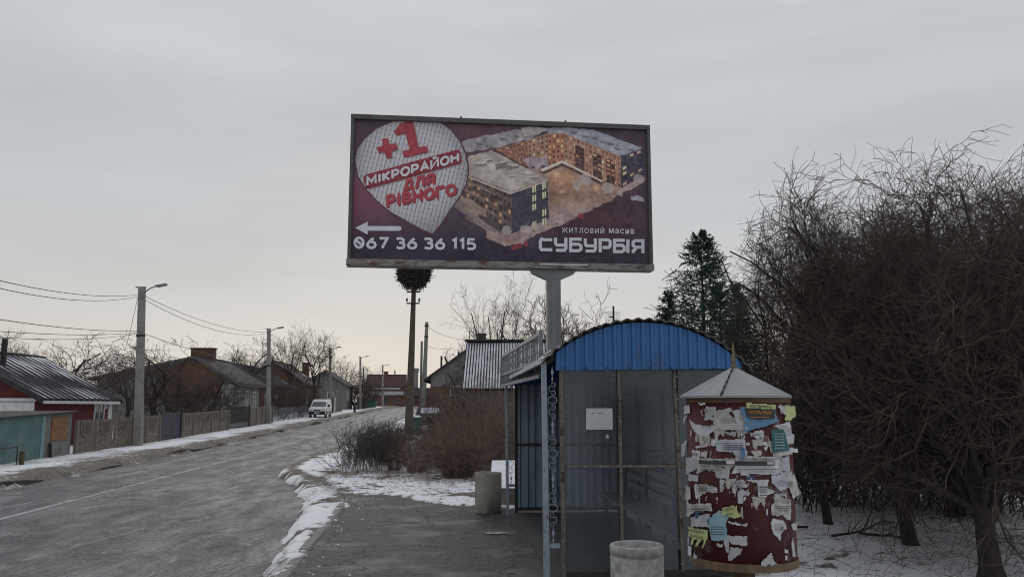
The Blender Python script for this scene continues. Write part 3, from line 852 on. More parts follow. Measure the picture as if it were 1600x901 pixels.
img[:] = np.where(pm[..., None], img * (st_ * shade)[..., None], img)
# red knitted band and figures
def shadow_poly(pts, rgb, d=10, tex=40):
    poly([(x + d * .8, y + d) for x, y in pts], (104, 92, 98), .55)
    poly([(x, y + d * .45) for x, y in pts], tuple(c * .55 for c in rgb), 1)
    poly(pts, rgb, 1, 0, tex, 70, 4)
shadow_poly([(84, 350), (100, 338), (548, 203), (562, 210), (572, 262), (560, 275), (112, 408), (98, 402)], (126, 36, 48))
shadow_poly([(150, 195), (178, 188), (176, 152), (206, 146), (212, 180), (246, 172), (254, 204), (222, 214), (226, 246), (198, 252), (190, 218), (160, 224)], (150, 44, 54))
shadow_poly([(236, 112), (262, 70), (300, 56), (328, 56), (356, 192), (398, 186), (404, 216), (284, 246), (276, 216), (312, 204), (290, 118), (246, 130)], (150, 44, 54))
shadow_poly([(1, 1), (2, 1), (2, 2)], (0, 0, 0))
SG = {'М': (1.1, [[(0, 0), (0, 1), (.5, .3), (1, 1), (1, 0)]]), 'І': (.22, [[(.5, 0), (.5, 1)]]), 'К': (.82, [[(0, 0), (0, 1)], [(1, 1), (.12, .52), (1, 0)]]),
 'Р': (.8, [[(0, 0), (0, 1), (.6, 1), (.9, .9), (1, .71), (.9, .5), (.6, .4), (.12, .4)]]), 'О': (1.05, [[(.5 + .5 * math.cos(a), .5 + .5 * math.sin(a)) for a in np.linspace(.1, .1 + 2 * math.pi, 19)]]),
 'А': (1.0, [[(0, 0), (.5, 1), (1, 0)], [(.22, .3), (.78, .3)]]), 'Й': (.92, [[(0, 1), (0, 0), (1, 1), (1, 0)], [(.24, 1.34), (.38, 1.22), (.62, 1.22), (.76, 1.34)]]),
 'Н': (.88, [[(0, 0), (0, 1)], [(1, 0), (1, 1)], [(.12, .5), (.88, .5)]]), 'Д': (1.0, [[(.2, .14), (.32, 1), (.84, 1), (.84, .14)], [(0, -.14), (0, .06), (1, .06), (1, -.14)]]),
 'Л': (.9, [[(0, 0), (.14, .12), (.28, 1), (1, 1), (1, 0)]]), 'Я': (.82, [[(1, 0), (1, 1), (.4, 1), (.1, .9), (0, .71), (.1, .52), (.4, .42), (.88, .42)], [(.45, .38), (0, 0)]]),
 'В': (.8, [[(0, 0), (0, 1), (.55, 1), (.85, .9), (.85, .62), (.6, .53), (.12, .53)], [(.62, .5), (.9, .42), (1, .25), (.9, .08), (.6, 0), (.12, 0)]]), 'Г': (.72, [[(0, 0), (0, 1), (1, 1)]]),
 '0': (.85, [[(.5 + .5 * math.cos(a), .5 + .5 * math.sin(a)) for a in np.linspace(.1, .1 + 2 * math.pi, 19)], [(.2, .72), (.8, .28)]]),
 '6': (.8, [[(.78, 1.0), (.42, .78), (.12, .5), (0, .3), (.1, .1), (.35, 0), (.65, 0), (.9, .1), (1, .3), (.9, .5), (.65, .6), (.4, .58)]]),
 '3': (.75, [[(0, .9), (.2, 1), (.65, 1), (.9, .88), (.9, .66), (.7, .55), (.35, .55)], [(.7, .52), (1, .4), (1, .15), (.75, 0), (.25, 0), (0, .1)]]),
 '7': (.78, [[(0, 1), (1, 1), (.35, 0)]]), '1': (.34, [[(0, .82), (.9, 1), (.9, 0)]]),
 '5': (.75, [[(.95, 1), (.15, 1), (.08, .56), (.6, .6), (.92, .48), (1, .3), (.9, .1), (.6, 0), (.3, 0), (0, .1)]]), ' ': (.45, [])}
def stroke_word(body, x0, y0, x1, y1, h, wd, gap=.42):
    """strokes of a word set along the base line (x0, y0)-(x1, y1), in picture points"""
    tot = sum(SG[c][0] for c in body) + gap * (len(body) - 1); k = 1 / tot; res = []; p = 0
    for c in body:
        w_, sts = SG[c]; g0, g1 = p * k, (p + w_) * k
        for st in sts:
            res.append([(x0 + (x1 - x0) * (g0 + (g1 - g0) * s_), y0 + (y1 - y0) * (g0 + (g1 - g0) * s_) - wd / 2 - (h - wd) * t_) for s_, t_ in st])
        p += w_ + gap
    return res
def wordmask(body, x0, y0, x1, y1, h, rgb, wd):
    m = np.zeros(gu.shape, bool); X, Z = gu * 6.2, gv * 3.02
    for st in stroke_word(body, x0, y0, x1, y1, h, wd):
        q = [(u * 6.2, v * 3.02) for u, v in BP(st)]
        for (ax, az), (bx, bz) in zip(q, q[1:]):
            dx, dz = bx - ax, bz - az; l2 = dx * dx + dz * dz + 1e-9
            t_ = np.clip(((X - ax) * dx + (Z - az) * dz) / l2, 0, 1)
            m |= (X - ax - t_ * dx) ** 2 + (Z - az - t_ * dz) ** 2 < (wd * .0042 / 2) ** 2
    paint(m, rgb)
for d_, c_ in ((8, (104, 40, 50)), (0, (158, 44, 56))):
    wordmask('ДЛЯ', 286 + d_ * .6, 422 + d_, 432 + d_ * .6, 384 + d_, 58, c_, 14)
    wordmask('РІВНОГО', 204 + d_ * .6, 505 + d_, 540 + d_ * .6, 442 + d_, 64, c_, 15)
mot = fbm(sx_ * 26, sy_ * 26, 140, 4) - .5
img *= (1 + .26 * mot * (gu > .33) * ~pm)[..., None]
gray_ = img.mean(-1, keepdims=True)
img = (img * .80 + gray_ * .20) * .90 + np.array((96, 94, 104.)) * .10      # muted vinyl print; a grey veil of reflected light is mixed into its colours
img = np.clip(img, 4, 255)
lc = img / 255.0
lc = np.where(lc > .04045, ((lc + .055) / 1.055) ** 2.4, lc / 12.92)
PRINT_GAIN = 2.1     # ink is lighter than it looks in weak daylight
lc = np.clip(lc * PRINT_GAIN, 0, .88)
ux = np.linspace(px0, px1, PW + 1); uz = np.linspace(pz1, pz0, PH + 1)
VX, VZ = np.meshgrid(ux, uz, indexing='ij')
idx = np.arange((PW + 1) * (PH + 1)).reshape(PW + 1, PH + 1)
Q = np.stack([idx[:-1, :-1], idx[:-1, 1:], idx[1:, 1:], idx[1:, :-1]], -1).reshape(-1, 4)
wav = (fbm(VX * 1.5, VZ * 1.5, 6, 2) - .5) * .01
pme = np_mesh('poster', np.stack([VX, .054 + wav, VZ], -1).reshape(-1, 3), Q, True)
ca_ = pme.color_attributes.new('ink', 'FLOAT_COLOR', 'CORNER')
cc_ = np.ones((PW * PH, 4, 4), np.float32); cc_[:, :, :3] = lc.reshape(-1, 1, 3)
ca_.data.foreach_set('color', cc_.ravel())
pmat = bpy.data.materials.new('printed vinyl'); pmat.use_nodes = True
t = pmat.node_tree; b = t.nodes['Principled BSDF']; N = t.nodes.new; Lk = t.links.new
cn = N('ShaderNodeAttribute'); cn.attribute_name = 'ink'; Lk(cn.outputs['Color'], b.inputs['Base Color'])
b.inputs['Roughness'].default_value = .55; b.inputs['Specular IOR Level'].default_value = .25
poster = obj('poster', pme, pmat, board)
# lettering, 4 mm proud of the sheet
ink_white = mat('white print', (.80, .82, .88), (.72, .74, .80), .6, 3)
def on_board(x, y):
    u, v = B(x, y); return (px0 + (px1 - px0) * u, pz1 + (pz0 - pz1) * v)
def word(body, x0, y0, x1, y1, hgt, m, bold=.02, d=.040, spacing=1.0, name='lettering'):
    V, Fs = text_fit(body, bold, spacing)
    vs = []
    for s, t_ in V:
        X, Z = on_board(x0 + (x1 - x0) * s, y0 + (y1 - y0) * s - hgt * t_)
        vs.append((X, d, Z))
    mb = MB(); mb.add(vs, Fs)
    return obj(name, mb.mesh(name), m, poster)
word('ЖИТЛОВИЙ', 1078, 634, 1298, 638, 34, ink_white, .012, spacing=1.2)
word('масив', 1322, 636, 1454, 640, 26, ink_white, .012, spacing=1.2)
def ribbon(pts, wd, d, name='lettering'):
    """flat mitred stroke through board points"""
    P = [Vector(on_board(x, y)) for x, y in pts]
    vs = []
    for i, p in enumerate(P):
        a = (P[i] - P[i - 1]).normalized() if i else (P[1] - P[0]).normalized()
        c = (P[i + 1] - P[i]).normalized() if i < len(P) - 1 else a
        na, nc = Vector((-a.y, a.x)), Vector((-c.y, c.x))
        m_ = (na + nc).normalized(); k = wd / 2 / max(.5, m_.dot(na))
        vs += [(p.x + m_.x * k, d, p.y + m_.y * k), (p.x - m_.x * k, d, p.y - m_.y * k)]
    mb = MB(); mb.add(vs, [(2 * i, 2 * i + 1, 2 * i + 3, 2 * i + 2) for i in range(len(P) - 1)])
    return mb
def glyph(x0, x1, yb, h, strokes, wd):
    for k, st in enumerate(strokes):
        mb = ribbon([(x0 + (x1 - x0) * s, yb - h * t_) for s, t_ in st], wd, .040 - .002 * k)
        obj('lettering', mb.mesh('lettering'), ink_white, poster)
o_ = .13
C_ = [[(1, 1 - o_), (.35, 1 - o_), (.2, .93), (.1, .78), (.1, .25), (.2, .1), (.35, o_ - .03), (1, o_ - .03)]]
U_ = [[(.1, 1.06), (.1, .62), (.2, .48), (.82, .48)], [(.9, 1.06), (.9, .22), (.8, .08), (.12, .08)]]
B_ = [[(.95, .97), (.1, .97), (.1, .08), (.72, .08), (.9, .2), (.9, .45), (.75, .58), (.2, .58)]]
P_ = [[(.1, 0), (.1, .97), (.75, .97), (.9, .86), (.9, .5), (.75, .38), (.3, .38)]]
I_ = [[(.5, 0), (.5, 1.06)]]
Y_ = [[(.9, 0), (.9, .97), (.25, .97), (.1, .86), (.1, .58), (.25, .46), (.82, .46)], [(.1, 0), (.1, .18), (.34, .36)]]
for g_, x0, x1 in ((C_, 962, 1030), (U_, 1040, 1106), (B_, 1117, 1184), (U_, 1193, 1258), (P_, 1270, 1335), (B_, 1345, 1408), (I_, 1404, 1438), (Y_, 1442, 1506)):
    glyph(x0, x1, 728 + (x0 - 962) * .02, 66, g_, .068)
for body_, xa_, xb_, yb_, yb2_, h_, wd_ in (('МІКРОРАЙОН', 106, 552, 400, 272, 52, 12), ('067', 46, 204, 720, 722, 62, 13), ('36', 250, 346, 722, 723, 62, 13), ('36', 388, 484, 723, 724, 62, 13), ('115', 526, 638, 724, 726, 62, 13)):
    for k, st in enumerate(stroke_word(body_, xa_, yb_, xb_, yb2_, h_, wd_)):
        obj('lettering', ribbon(st, wd_ * .0042, .040 - .0015 * (k % 3)).mesh('lettering'), ink_white, poster)
# the arrow
mb = MB(); hd = [on_board(*q) for q in ((47, 614), (108, 582), (108, 648))]; mb.add([(x, .040, z) for x, z in hd], [(0, 2, 1)])
bd = [on_board(*q) for q in ((108, 604), (262, 604), (270, 608), (274, 616), (270, 625), (262, 628), (108, 628))]; mb.add([(x, .040, z) for x, z in bd], [tuple(range(7))])
obj('arrow', mb.mesh('arrow'), ink_white, poster)
blue_smear = mat('blue smear', (.05, .16, .34), (.06, .10, .2), .6, 9)
for q0, q1, m_ in (((1370, 785), (1440, 788), blue_smear), ((960, 778), (1210, 780), ink_white), ((1460, 786), (1500, 787), blue_smear)):
    a0, a1 = on_board(*q0), on_board(*q1)
    MB().box(((a0[0] + a1[0]) / 2, -.032, .075), (a1[0] - a0[0], .004, .02)).build('paint_mark', m_, board)

# ------------------------------------------------------------------ bus stop shelter
SO = W(872, 634, 9.15); SO = Vector((SO.x, 9.15, 0))
SROT = math.atan(.067)
shel = thing('bus_shelter', 'bus stop shelter with arched blue gable and dirty glazed end wall', 'bus shelter', SO, SROT)
SLEN = 6.85; SWID = 2.04
AC, AR = (0.95, 1.38), 1.57       # centre and radius of the roof arc in the cross-section
def arc_z(x, r=AR): return AC[1] + math.sqrt(max(r * r - (x - AC[0]) ** 2, 0))
GBOT = 2.385
# blue arched gable: profiled sheet cut to the arc
def profiled(mb, x0, x1, zf0, zf1, y, pitch=.105, dep=.022, along='x', axis_off=0):
    xs = []; x = x0
    while x < x1 - 1e-6:
        jit = .09 * math.sin(x * 37.0 + dep * 900) * math.sin(x * 11.0)
        for fx, d in ((0, 0), (.12, 1), (.42 + jit, 1), (.54 + jit, 0)):
            xx = min(x + fx * pitch, x1); xs.append((xx, d * dep))
        x += pitch
    xs.append((x1, 0))
    P = []
    for xx, d in xs:
        row = []
        for z in (zf0(xx), zf1(xx)):
            row.append((xx, y - d, z) if along == 'x' else (axis_off - d, xx, z))
        P.append(row)
    mb.grid(P)
    return mb
profiled(MB(), -.03, SWID, lambda x: GBOT + .025 * x / SWID, lambda x: arc_z(x) - .035, -.035).build('gable_sheet', blue_sheet, shel)
profiled(MB(), -.03, SWID, lambda x: GBOT, lambda x: arc_z(x) - .035, SLEN + .02).build('gable_sheet', blue_sheet, shel)
bolt_me = MB().lathe([(.011, 0), (.011, .008), (.006, .013)], 8).mesh('bolt'); bolt_me.materials.append(dark_iron)
bolt_pale = MB().lathe([(.011, 0), (.011, .008), (.006, .013)], 8).mesh('bolt'); bolt_pale.materials.append(zinc)
def bolt(me, x, y, z, parent):
    o = obj('bolt', me, None, parent); o.location = (x, y, z); o.rotation_euler = (math.pi / 2, 0, 0)
for k in range(9):
    bolt(bolt_me, .07 + k * .235, -.06, GBOT + .03, shel)
# vaulted roof of wavy sheets, with snow lying in the waves on the street side
TH0 = math.acos((-.19 - AC[0]) / AR); TH1 = math.acos((2.16 - AC[0]) / AR)
ths = np.linspace(TH0, TH1, 150)
def arcpt(th, r, y): return (AC[0] + r * math.cos(th), y, AC[1] + r * math.sin(th))
wave = lambda th: .011 * math.sin(th * AR / .125 * 2 * math.pi)
P = [[arcpt(th, AR + wave(th) + .01 * vnoise(np.array(th * 9), np.array(y * 1.0), 4), y) for y in np.linspace(-.09, SLEN + .09, 6)] for th in ths]
mb = MB(); mb.grid(P)
Pb = [[arcpt(th, AR + wave(th) - .012, y) for y in (-.09, SLEN + .09)] for th in ths]
mb.grid(Pb); mb.grid([[Pb[i][0], P[i][0]] for i in range(len(ths))])
mb.build('roof', old_slate, shel)
yy_ = np.linspace(-.08, SLEN, 160); th2 = np.linspace(TH0, TH0 - .62, 70)
mb = MB()
mb.grid([[arcpt(th, AR + .004 + .030 * (float(fbm(th * 7, y * 1.7, 51, 4)) - .42) - .02 * max(0, (TH0 - th) - .45) * 4, y) for y in yy_] for th in th2])
mb.build('roof_snow', snow_roof, shel, smooth=True)
for y in (.02, SLEN * .33, SLEN * .66, SLEN - .02):
    mb = MB(); pts = [arcpt(th, AR - .05, y) for th in np.linspace(TH0 - .03, TH1 + .03, 20)]
    for p0, p1 in zip(pts, pts[1:]): mb.bar(p0, p1, .04, .05)
    mb.build('roof_rib', dark_iron, shel)
# glazed end wall
MX = [.035, .672, 1.31, 1.985]; ZS, ZT = .25, 1.355
def frame_bar(name, p0, p1, w, h=None, m=rusty_iron, parent=shel):
    return MB().bar(p0, p1, w, h).build(name, m, parent)
for i, x in enumerate(MX):
    zb_ = -.05 if i in (0, 3) else ZS - .03
    dx = .02 if i == 2 else .0
    frame_bar('mullion', (x + dx + (.01 if i in (1, 2) else .015), 0, zb_), (x - dx, 0, GBOT + .03), .042 if i in (0, 3) else .032)
frame_bar('transom', (MX[0] + .03, .003, ZT), (MX[3] - .03, .003, ZT), .026, .028)
frame_bar('sill_rail', (MX[0] + .03, .003, ZS - .02), (MX[3] - .03, .003, ZS - .02), .045, .06, dark_iron)
frame_bar('head_rail', (MX[0] + .03, .003, GBOT + .04), (MX[3] - .03, .003, GBOT + .04), .04, .05, dark_iron)
for i, x in enumerate(MX[:3]):
    for k in range(9):
        bolt(bolt_pale, x + .004, -.026, .33 + k * .245 + .03 * (k > 4), shel)
for k in range(11):
    if abs((.12 + k * .165) - .672) > .06 and abs((.12 + k * .165) - 1.31) > .06:
        bolt(bolt_pale, .12 + k * .165, -.021, ZT, shel)
gl = bpy.data.materials.new('grimy plastic glazing'); gl.use_nodes = True
t = gl.node_tree; t.nodes.clear(); N = t.nodes.new; Lk = t.links.new
tcn = N('ShaderNodeTexCoord'); ou = N('ShaderNodeOutputMaterial')
tr = N('ShaderNodeBsdfTransparent'); tr.inputs[0].default_value = (.84, .89, .92, 1)
df = N('ShaderNodeBsdfDiffuse'); gs = N('ShaderNodeBsdfGlossy'); gs.inputs['Roughness'].default_value = .22; gs.inputs[0].default_value = (.7, .75, .8, 1)
g1 = noise(1.6, 7, .65); g2 = noise(14, 7, .7); g3 = noise(45, 3, .6)
Lk(mixc(g2, (.12, .14, .155), (.20, .21, .215)), df.inputs[0])
dens = mth('ADD', mrange(g1, .40, .72, .05, .28), mrange(g2, .58, .75, 0, .26))
dens = mth('ADD', dens, mrange(g3, .70, .78, 0, .5))
sz = N('ShaderNodeSeparateXYZ'); Lk(tcn.outputs['Object'], sz.inputs[0])
dens = mth('ADD', dens, mth('MULTIPLY', mrange(sz.outputs[2], .75, .25, 0, .30), g2))          # splashed dirt low on the panes
dens = mth('MINIMUM', dens, .85)
m1 = N('ShaderNodeMixShader'); Lk(dens, m1.inputs[0]); Lk(tr.outputs[0], m1.inputs[1]); Lk(df.outputs[0], m1.inputs[2])
fr_ = N('ShaderNodeFresnel'); fr_.inputs[0].default_value = 1.45
m2 = N('ShaderNodeMixShader'); Lk(mth('MULTIPLY', fr_.outputs[0], 1.5), m2.inputs[0]); Lk(m1.outputs[0], m2.inputs[1]); Lk(gs.outputs[0], m2.inputs[2])
Lk(m2.outputs[0], ou.inputs[0])
for i in range(3):
    for z0_, z1_ in ((ZS + .012, ZT - .02), (ZT + .02, GBOT + .01)):
        x0, x1 = MX[i] + .026, MX[i + 1] - .024
        MB().box(((x0 + x1) / 2, .012, (z0_ + z1_) / 2), (x1 - x0, .006, z1_ - z0_)).build('glass_pane', gl, shel)
# corner lattices: uprights with scrollwork between, at both ends
def spiral(cx, cz, r, a0, a1, n=14, k=.35):
    return [(cx + r * (1 - (1 - k) * i / n) * math.cos(a0 + (a1 - a0) * i / n), 0, cz + r * (1 - (1 - k) * i / n) * math.sin(a0 + (a1 - a0) * i / n)) for i in range(n + 1)]
def scroll_mesh(flip):
    pts = [(.022, 0, .105)] + spiral(0.0, .085, .03, .6, 4.6)[::-1] if False else spiral(.008, .062, .036, -2.6, 3.6)[::-1] + [(-.036, 0, .02), (-.036, 0, -.02)] + [(x, y, -z) for x, y, z in spiral(.008, .062, .036, -2.6, 3.6)]
    if flip: pts = [(-x, y, z) for x, y, z in pts]
    return MB().tube(pts, .0048, 5).mesh('scroll')
scr = [scroll_mesh(False), scroll_mesh(True)]
ring_me = MB().tube([(.05 * math.cos(a), 0, .05 * math.sin(a)) for a in np.linspace(0, 2 * math.pi, 20)], .0055, 5).mesh('ring')
leaf_me = MB().prism([(0, -.11), (.012, -.06), (.004, -.02), (.020, .03), (.006, .06), (0, .11), (-.008, .06), (-.016, .02), (-.002, -.03), (-.012, -.07)], lambda x, z, e: (x, -.003 + .006 * e, z)).mesh('leaf_ornament')
for me_ in scr + [ring_me, leaf_me]: me_.materials.append(blue_iron)
def lattice(x, y, rz, z0, z1):
    seq = ['l', 's', 'r', 's', 'l', 't', 'r', 's', 'l', 's', 'r', 't', 'l']
    hgt = {'l': .19, 's': .2, 't': .2, 'r': .105}
    tot = sum(hgt[c] for c in seq); k = (z1 - z0) / tot; z = z1
    for i, c in enumerate(seq):
        h = hgt[c] * k; z -= h
        me_ = {'l': leaf_me, 's': scr[0], 't': scr[1], 'r': ring_me}[c]
        o = obj({'l': 'leaf_ornament', 's': 'scroll', 't': 'scroll', 'r': 'ring'}[c], me_, None, shel)
        o.location = (x, y, z + h / 2); o.rotation_euler = (0, 0, rz); o.scale = (1, 1, k * .98)
for ye in (0.0, SLEN):
    sgn = 1 if ye == 0 else -1
    frame_bar('upright', (-.125, ye, -.06), (-.155, ye, GBOT + .09), .052, .052, blue_iron)
    frame_bar('upright', (-.135, ye + sgn * .14, -.06), (-.150, ye + sgn * .14, GBOT + .09), .035, .035, blue_iron)
    frame_bar('cross_rail', (-.10, ye, .53), (.01, ye, .53), .03, .045, blue_iron)
    frame_bar('cross_rail', (-.14, ye + sgn * .03, .53), (-.14, ye + sgn * .12, .53), .03, .035, blue_iron)
    lattice(-.062, ye, 0, .56, GBOT + .04)
    lattice(-.142, ye + sgn * .072, math.pi / 2, .56, GBOT + .04)
frame_bar('eave_beam', (-.165, .0, GBOT + .10), (-.165, SLEN, GBOT + .10), .05, .06, blue_iron)
# far wall, back wall, their rails
frame_bar('mullion', (.035, SLEN, -.05), (.035, SLEN, GBOT), .05, m=dark_iron)
frame_bar('mullion', (1.985, SLEN, -.05), (1.985, SLEN, GBOT), .05, m=dark_iron)
frame_bar('transom', (.06, SLEN - .01, 1.28), (1.96, SLEN - .01, 1.28), .04, .05, dark_iron)
frame_bar('sill_rail', (.06, SLEN - .01, .10), (1.96, SLEN - .01, .10), .04, .06, dark_iron)
profiled(MB(), .05, 1.98, lambda x: .10, lambda x: GBOT + .03, SLEN + .005, .14, .03).build('wall_sheet', slate_sheet, shel)
profiled(MB(), .03, SLEN - .02, lambda x: .10, lambda x: GBOT + .10, 0, .14, .03, 'y', SWID + .01).build('wall_sheet', dark_sheet, shel)
for y in (1.7, 3.4, 5.1):
    frame_bar('mullion', (1.985, y, -.05), (1.985, y, GBOT + .1), .045, m=dark_iron)
for z in (.35, 1.3, 2.2):
    frame_bar('wall_rail', (1.955, .03, z), (1.955, SLEN - .03, z), .03, .05, dark_iron)
# concrete floor strip
MB().box((1.0, SLEN / 2, .012), (2.0, SLEN - .1, .05)).build('floor_slab', mat('shelter floor', (.06, .06, .06), (.045, .045, .046), .7, 3, c3=(.10, .10, .10), s3=2), shel)
# sheets of paper on the glass
MB().box((.45, -.004, 1.86), (.292, .003, .226)).build('notice_sheet', mat('notice paper', (.52, .54, .55), (.44, .45, .46), .6, 5), shel)
MB().box((.45, -.0045, 1.978), (.285, .003, .006)).build('tape_strip', mat('tape', (.3, .3, .29), (.25, .25, .24), .4, 6), shel)
mb = MB()
for x in (.38, .44, .475): mb.box((x, -.0062, 1.925), (.022, .001, .006))
tag(mb.build('print_line', dark_plastic, shel), kind='stuff')
MB().box((.535, -.004, 1.672), (.03, .003, .04)).build('sticker', mat('sticker paper', (.45, .46, .44), (.38, .39, .38), .6, 6), shel)
# ornamental parapet over the street side
A0, A1 = W(785, 634, 15.7), W(845, 634, 10.6)
R_ = Matrix.Rotation(-SROT, 4, 'Z')
def loc_s(p): return R_ @ (Vector(p) - SO)
a0, a1 = loc_s((A0.x, 15.7, 0)), loc_s((A1.x, 10.6, 0))
Z0, Z1 = 2.375, 2.92
def on_par(s, z): q = a0 * (1 - s) + a1 * s; return Vector((q.x, q.y, z))
frame_bar('parapet_rail', on_par(0, Z1), on_par(1, Z1), .035, .05, grey_iron)
frame_bar('parapet_rail', on_par(0, Z0 + .20), on_par(1, Z0 + .20), .03, .035, grey_iron)
frame_bar('parapet_rail', on_par(0, Z0), on_par(1, Z0), .05, .05, grey_iron)
for s in (0, .5, 1): frame_bar('parapet_post', on_par(s, Z0), on_par(s, Z1 + .04), .045, .045, grey_iron)
for s in (0.02, .35, .66, .98):
    q = on_par(s, Z0 + .02); frame_bar('bracket', (q.x, q.y, q.z), (-.10, q.y, GBOT + .09), .03, .03, grey_iron)
par_ang = math.atan2(a1.y - a0.y, a1.x - a0.x)
bal = MB().tube([(0, 0, 0), (0, 0, .32)], .009, 5)
bal.tube([(x * 1.1, 0, z + .22) for x, _, z in spiral(.045, 0, .045, math.pi, -2.2)], .006, 4)
bal.tube([(-x * 1.1, 0, -z + .10) for x, _, z in spiral(.045, 0, .045, math.pi, -2.2)], .006, 4)
bal.add([(0, -.012, .12), (.026, 0, .16), (0, .012, .12), (0, -.012, .2), (-.02, 0, .17), (0, .012, .2)], [(0, 1, 2), (3, 5, 4)])
bal_me = bal.mesh('baluster'); bal_me.materials.append(grey_iron)
nb_ = 25
for k in range(nb_):
    s = (k + .5) / nb_
    o = obj('baluster', bal_me, None, shel); o.location = on_par(s, Z0 + .215); o.rotation_euler = (0, 0, par_ang + math.pi)
ring2 = MB().tube([(.052 * math.cos(a), 0, .075 * math.sin(a)) for a in np.linspace(0, 2 * math.pi, 14)], .007, 4).mesh('ring'); ring2.materials.append(grey_iron)
for k in range(24):
    s = (k + .5) / 24
    o = obj('ring', ring2, None, shel); o.location = on_par(s, Z0 + .105); o.rotation_euler = (0, 0, par_ang); o.scale = (1.5, 1, 1)

# bench along the back wall of the shelter
bench = thing('bench', 'slatted bench along the dark back wall inside the glazed shelter', 'bench', SO, SROT)
for k, x in enumerate((1.50, 1.61, 1.72, 1.83)):
    MB().box((x, 3.2, .47), (.085, 5.6, .035)).build('slat', board_wood, bench)
for k, z in enumerate((.66, .82, .98)):
    MB().box((1.915, 3.2, z), (.03, 5.6, .10)).build('slat', board_wood, bench)
for y in (.7, 2.4, 4.1, 5.7):
    MB().bar((1.53, y, .03), (1.53, y, .455), .05).bar((1.86, y, .03), (1.90, y, 1.02), .045).bar((1.50, y, .43), (1.87, y, .43), .04).build('leg', dark_iron, bench)
plate = thing('notice_board', 'small pale notice plate leaning inside the shelter above the bench', 'notice', SO, SROT)
Rp = Matrix.Rotation(.12, 3, 'Y')
MB().box((1.82, 3.2, 1.30), (.22, .012, .2), Rp).build('panel', mat('pale plate', (.42, .44, .45), (.34, .36, .37), .6, 4), plate)
mb = MB()
for k in range(5): mb.box((1.745 + k * .038, 3.19, 1.35), (.026, .004, .05 if k % 2 else .042), Rp)
for k in range(6): mb.box((1.735 + k * .034, 3.19, 1.26), (.010, .004, .07), Rp)
tag(mb.build('print_line', dark_plastic, plate), kind='stuff')

# ------------------------------------------------------------------ poster column
CC = W(1152.5, 634, 6.87); CX, CY, CR = CC.x, 6.87, .412
CZ0, CZ1 = .82, 2.03
colm = thing('advertising_column', 'dark red poster column covered in torn notices under a grey cone roof', 'advertising column', (CX, CY, 0))
cz = gz(CX, CY)
MB().lathe([(CR, CZ0), (CR, CZ1)], 64).build('drum', column_red, colm, True)
MB().lathe([(CR - .02, .765), (CR + .010, .765), (CR + .012, .822), (CR + .001, .825)], 64).build('base_rim', plywood, colm)
MB().lathe([(CR - .01, 2.025), (CR + .004, 2.026), (CR + .004, 2.075), (CR - .01, 2.08)], 64).build('top_rim', mat('brown rim', (.14, .085, .055), (.09, .06, .045), .8, 6), colm)
MB().lathe([(.085, cz - .2 - 0), (.085, .77)], 20).build('post', plywood, colm, True)
RC = W(1148, 618, 6.87).x - CX; RR = .452
zr = W(1148, 619, 6.87).z; zap = W(1145, 573, 6.87).z
mb = MB(); nF = 12
mb.lathe([(.39, zr - .012), (RR, zr - .014), (RR, zr + .004), (.012, zap)], nF, (RC, 0, 0))
mb.build('cone_roof', zinc, colm)
seam_a = math.radians(-118)
p0 = Vector((RC + RR * math.cos(seam_a), RR * math.sin(seam_a), zr + .006)); p1 = Vector((RC, 0, zap))
MB().bar(p0, p1 * .97 + p0 * .03, .014, .010).build('roof_seam', dark_iron, colm)
for k in range(5):
    q = p0 * (1 - (k + .4) / 5.4) + p1 * ((k + .4) / 5.4)
    MB().lathe([(.010, 0), (.010, .006), (.004, .010)], 8, (q.x, q.y - .004, q.z + .004)).build('rivet', dark_iron, colm)
zt_ = W(1143, 534, 6.87).z
MB().lathe([(.028, zap - .012), (.030, zap + .006), (.017, zap + .012), (.016, zap + .035), (.024, zap + .042), (.015, zap + .05), (.020, zap + .07), (.012, zap + .095), (.003, zt_)], 12, (RC, 0, 0)).build('finial', mat('tarnished spire', (.20, .15, .09), (.12, .10, .07), .5, 12, metal=.3), colm, True)

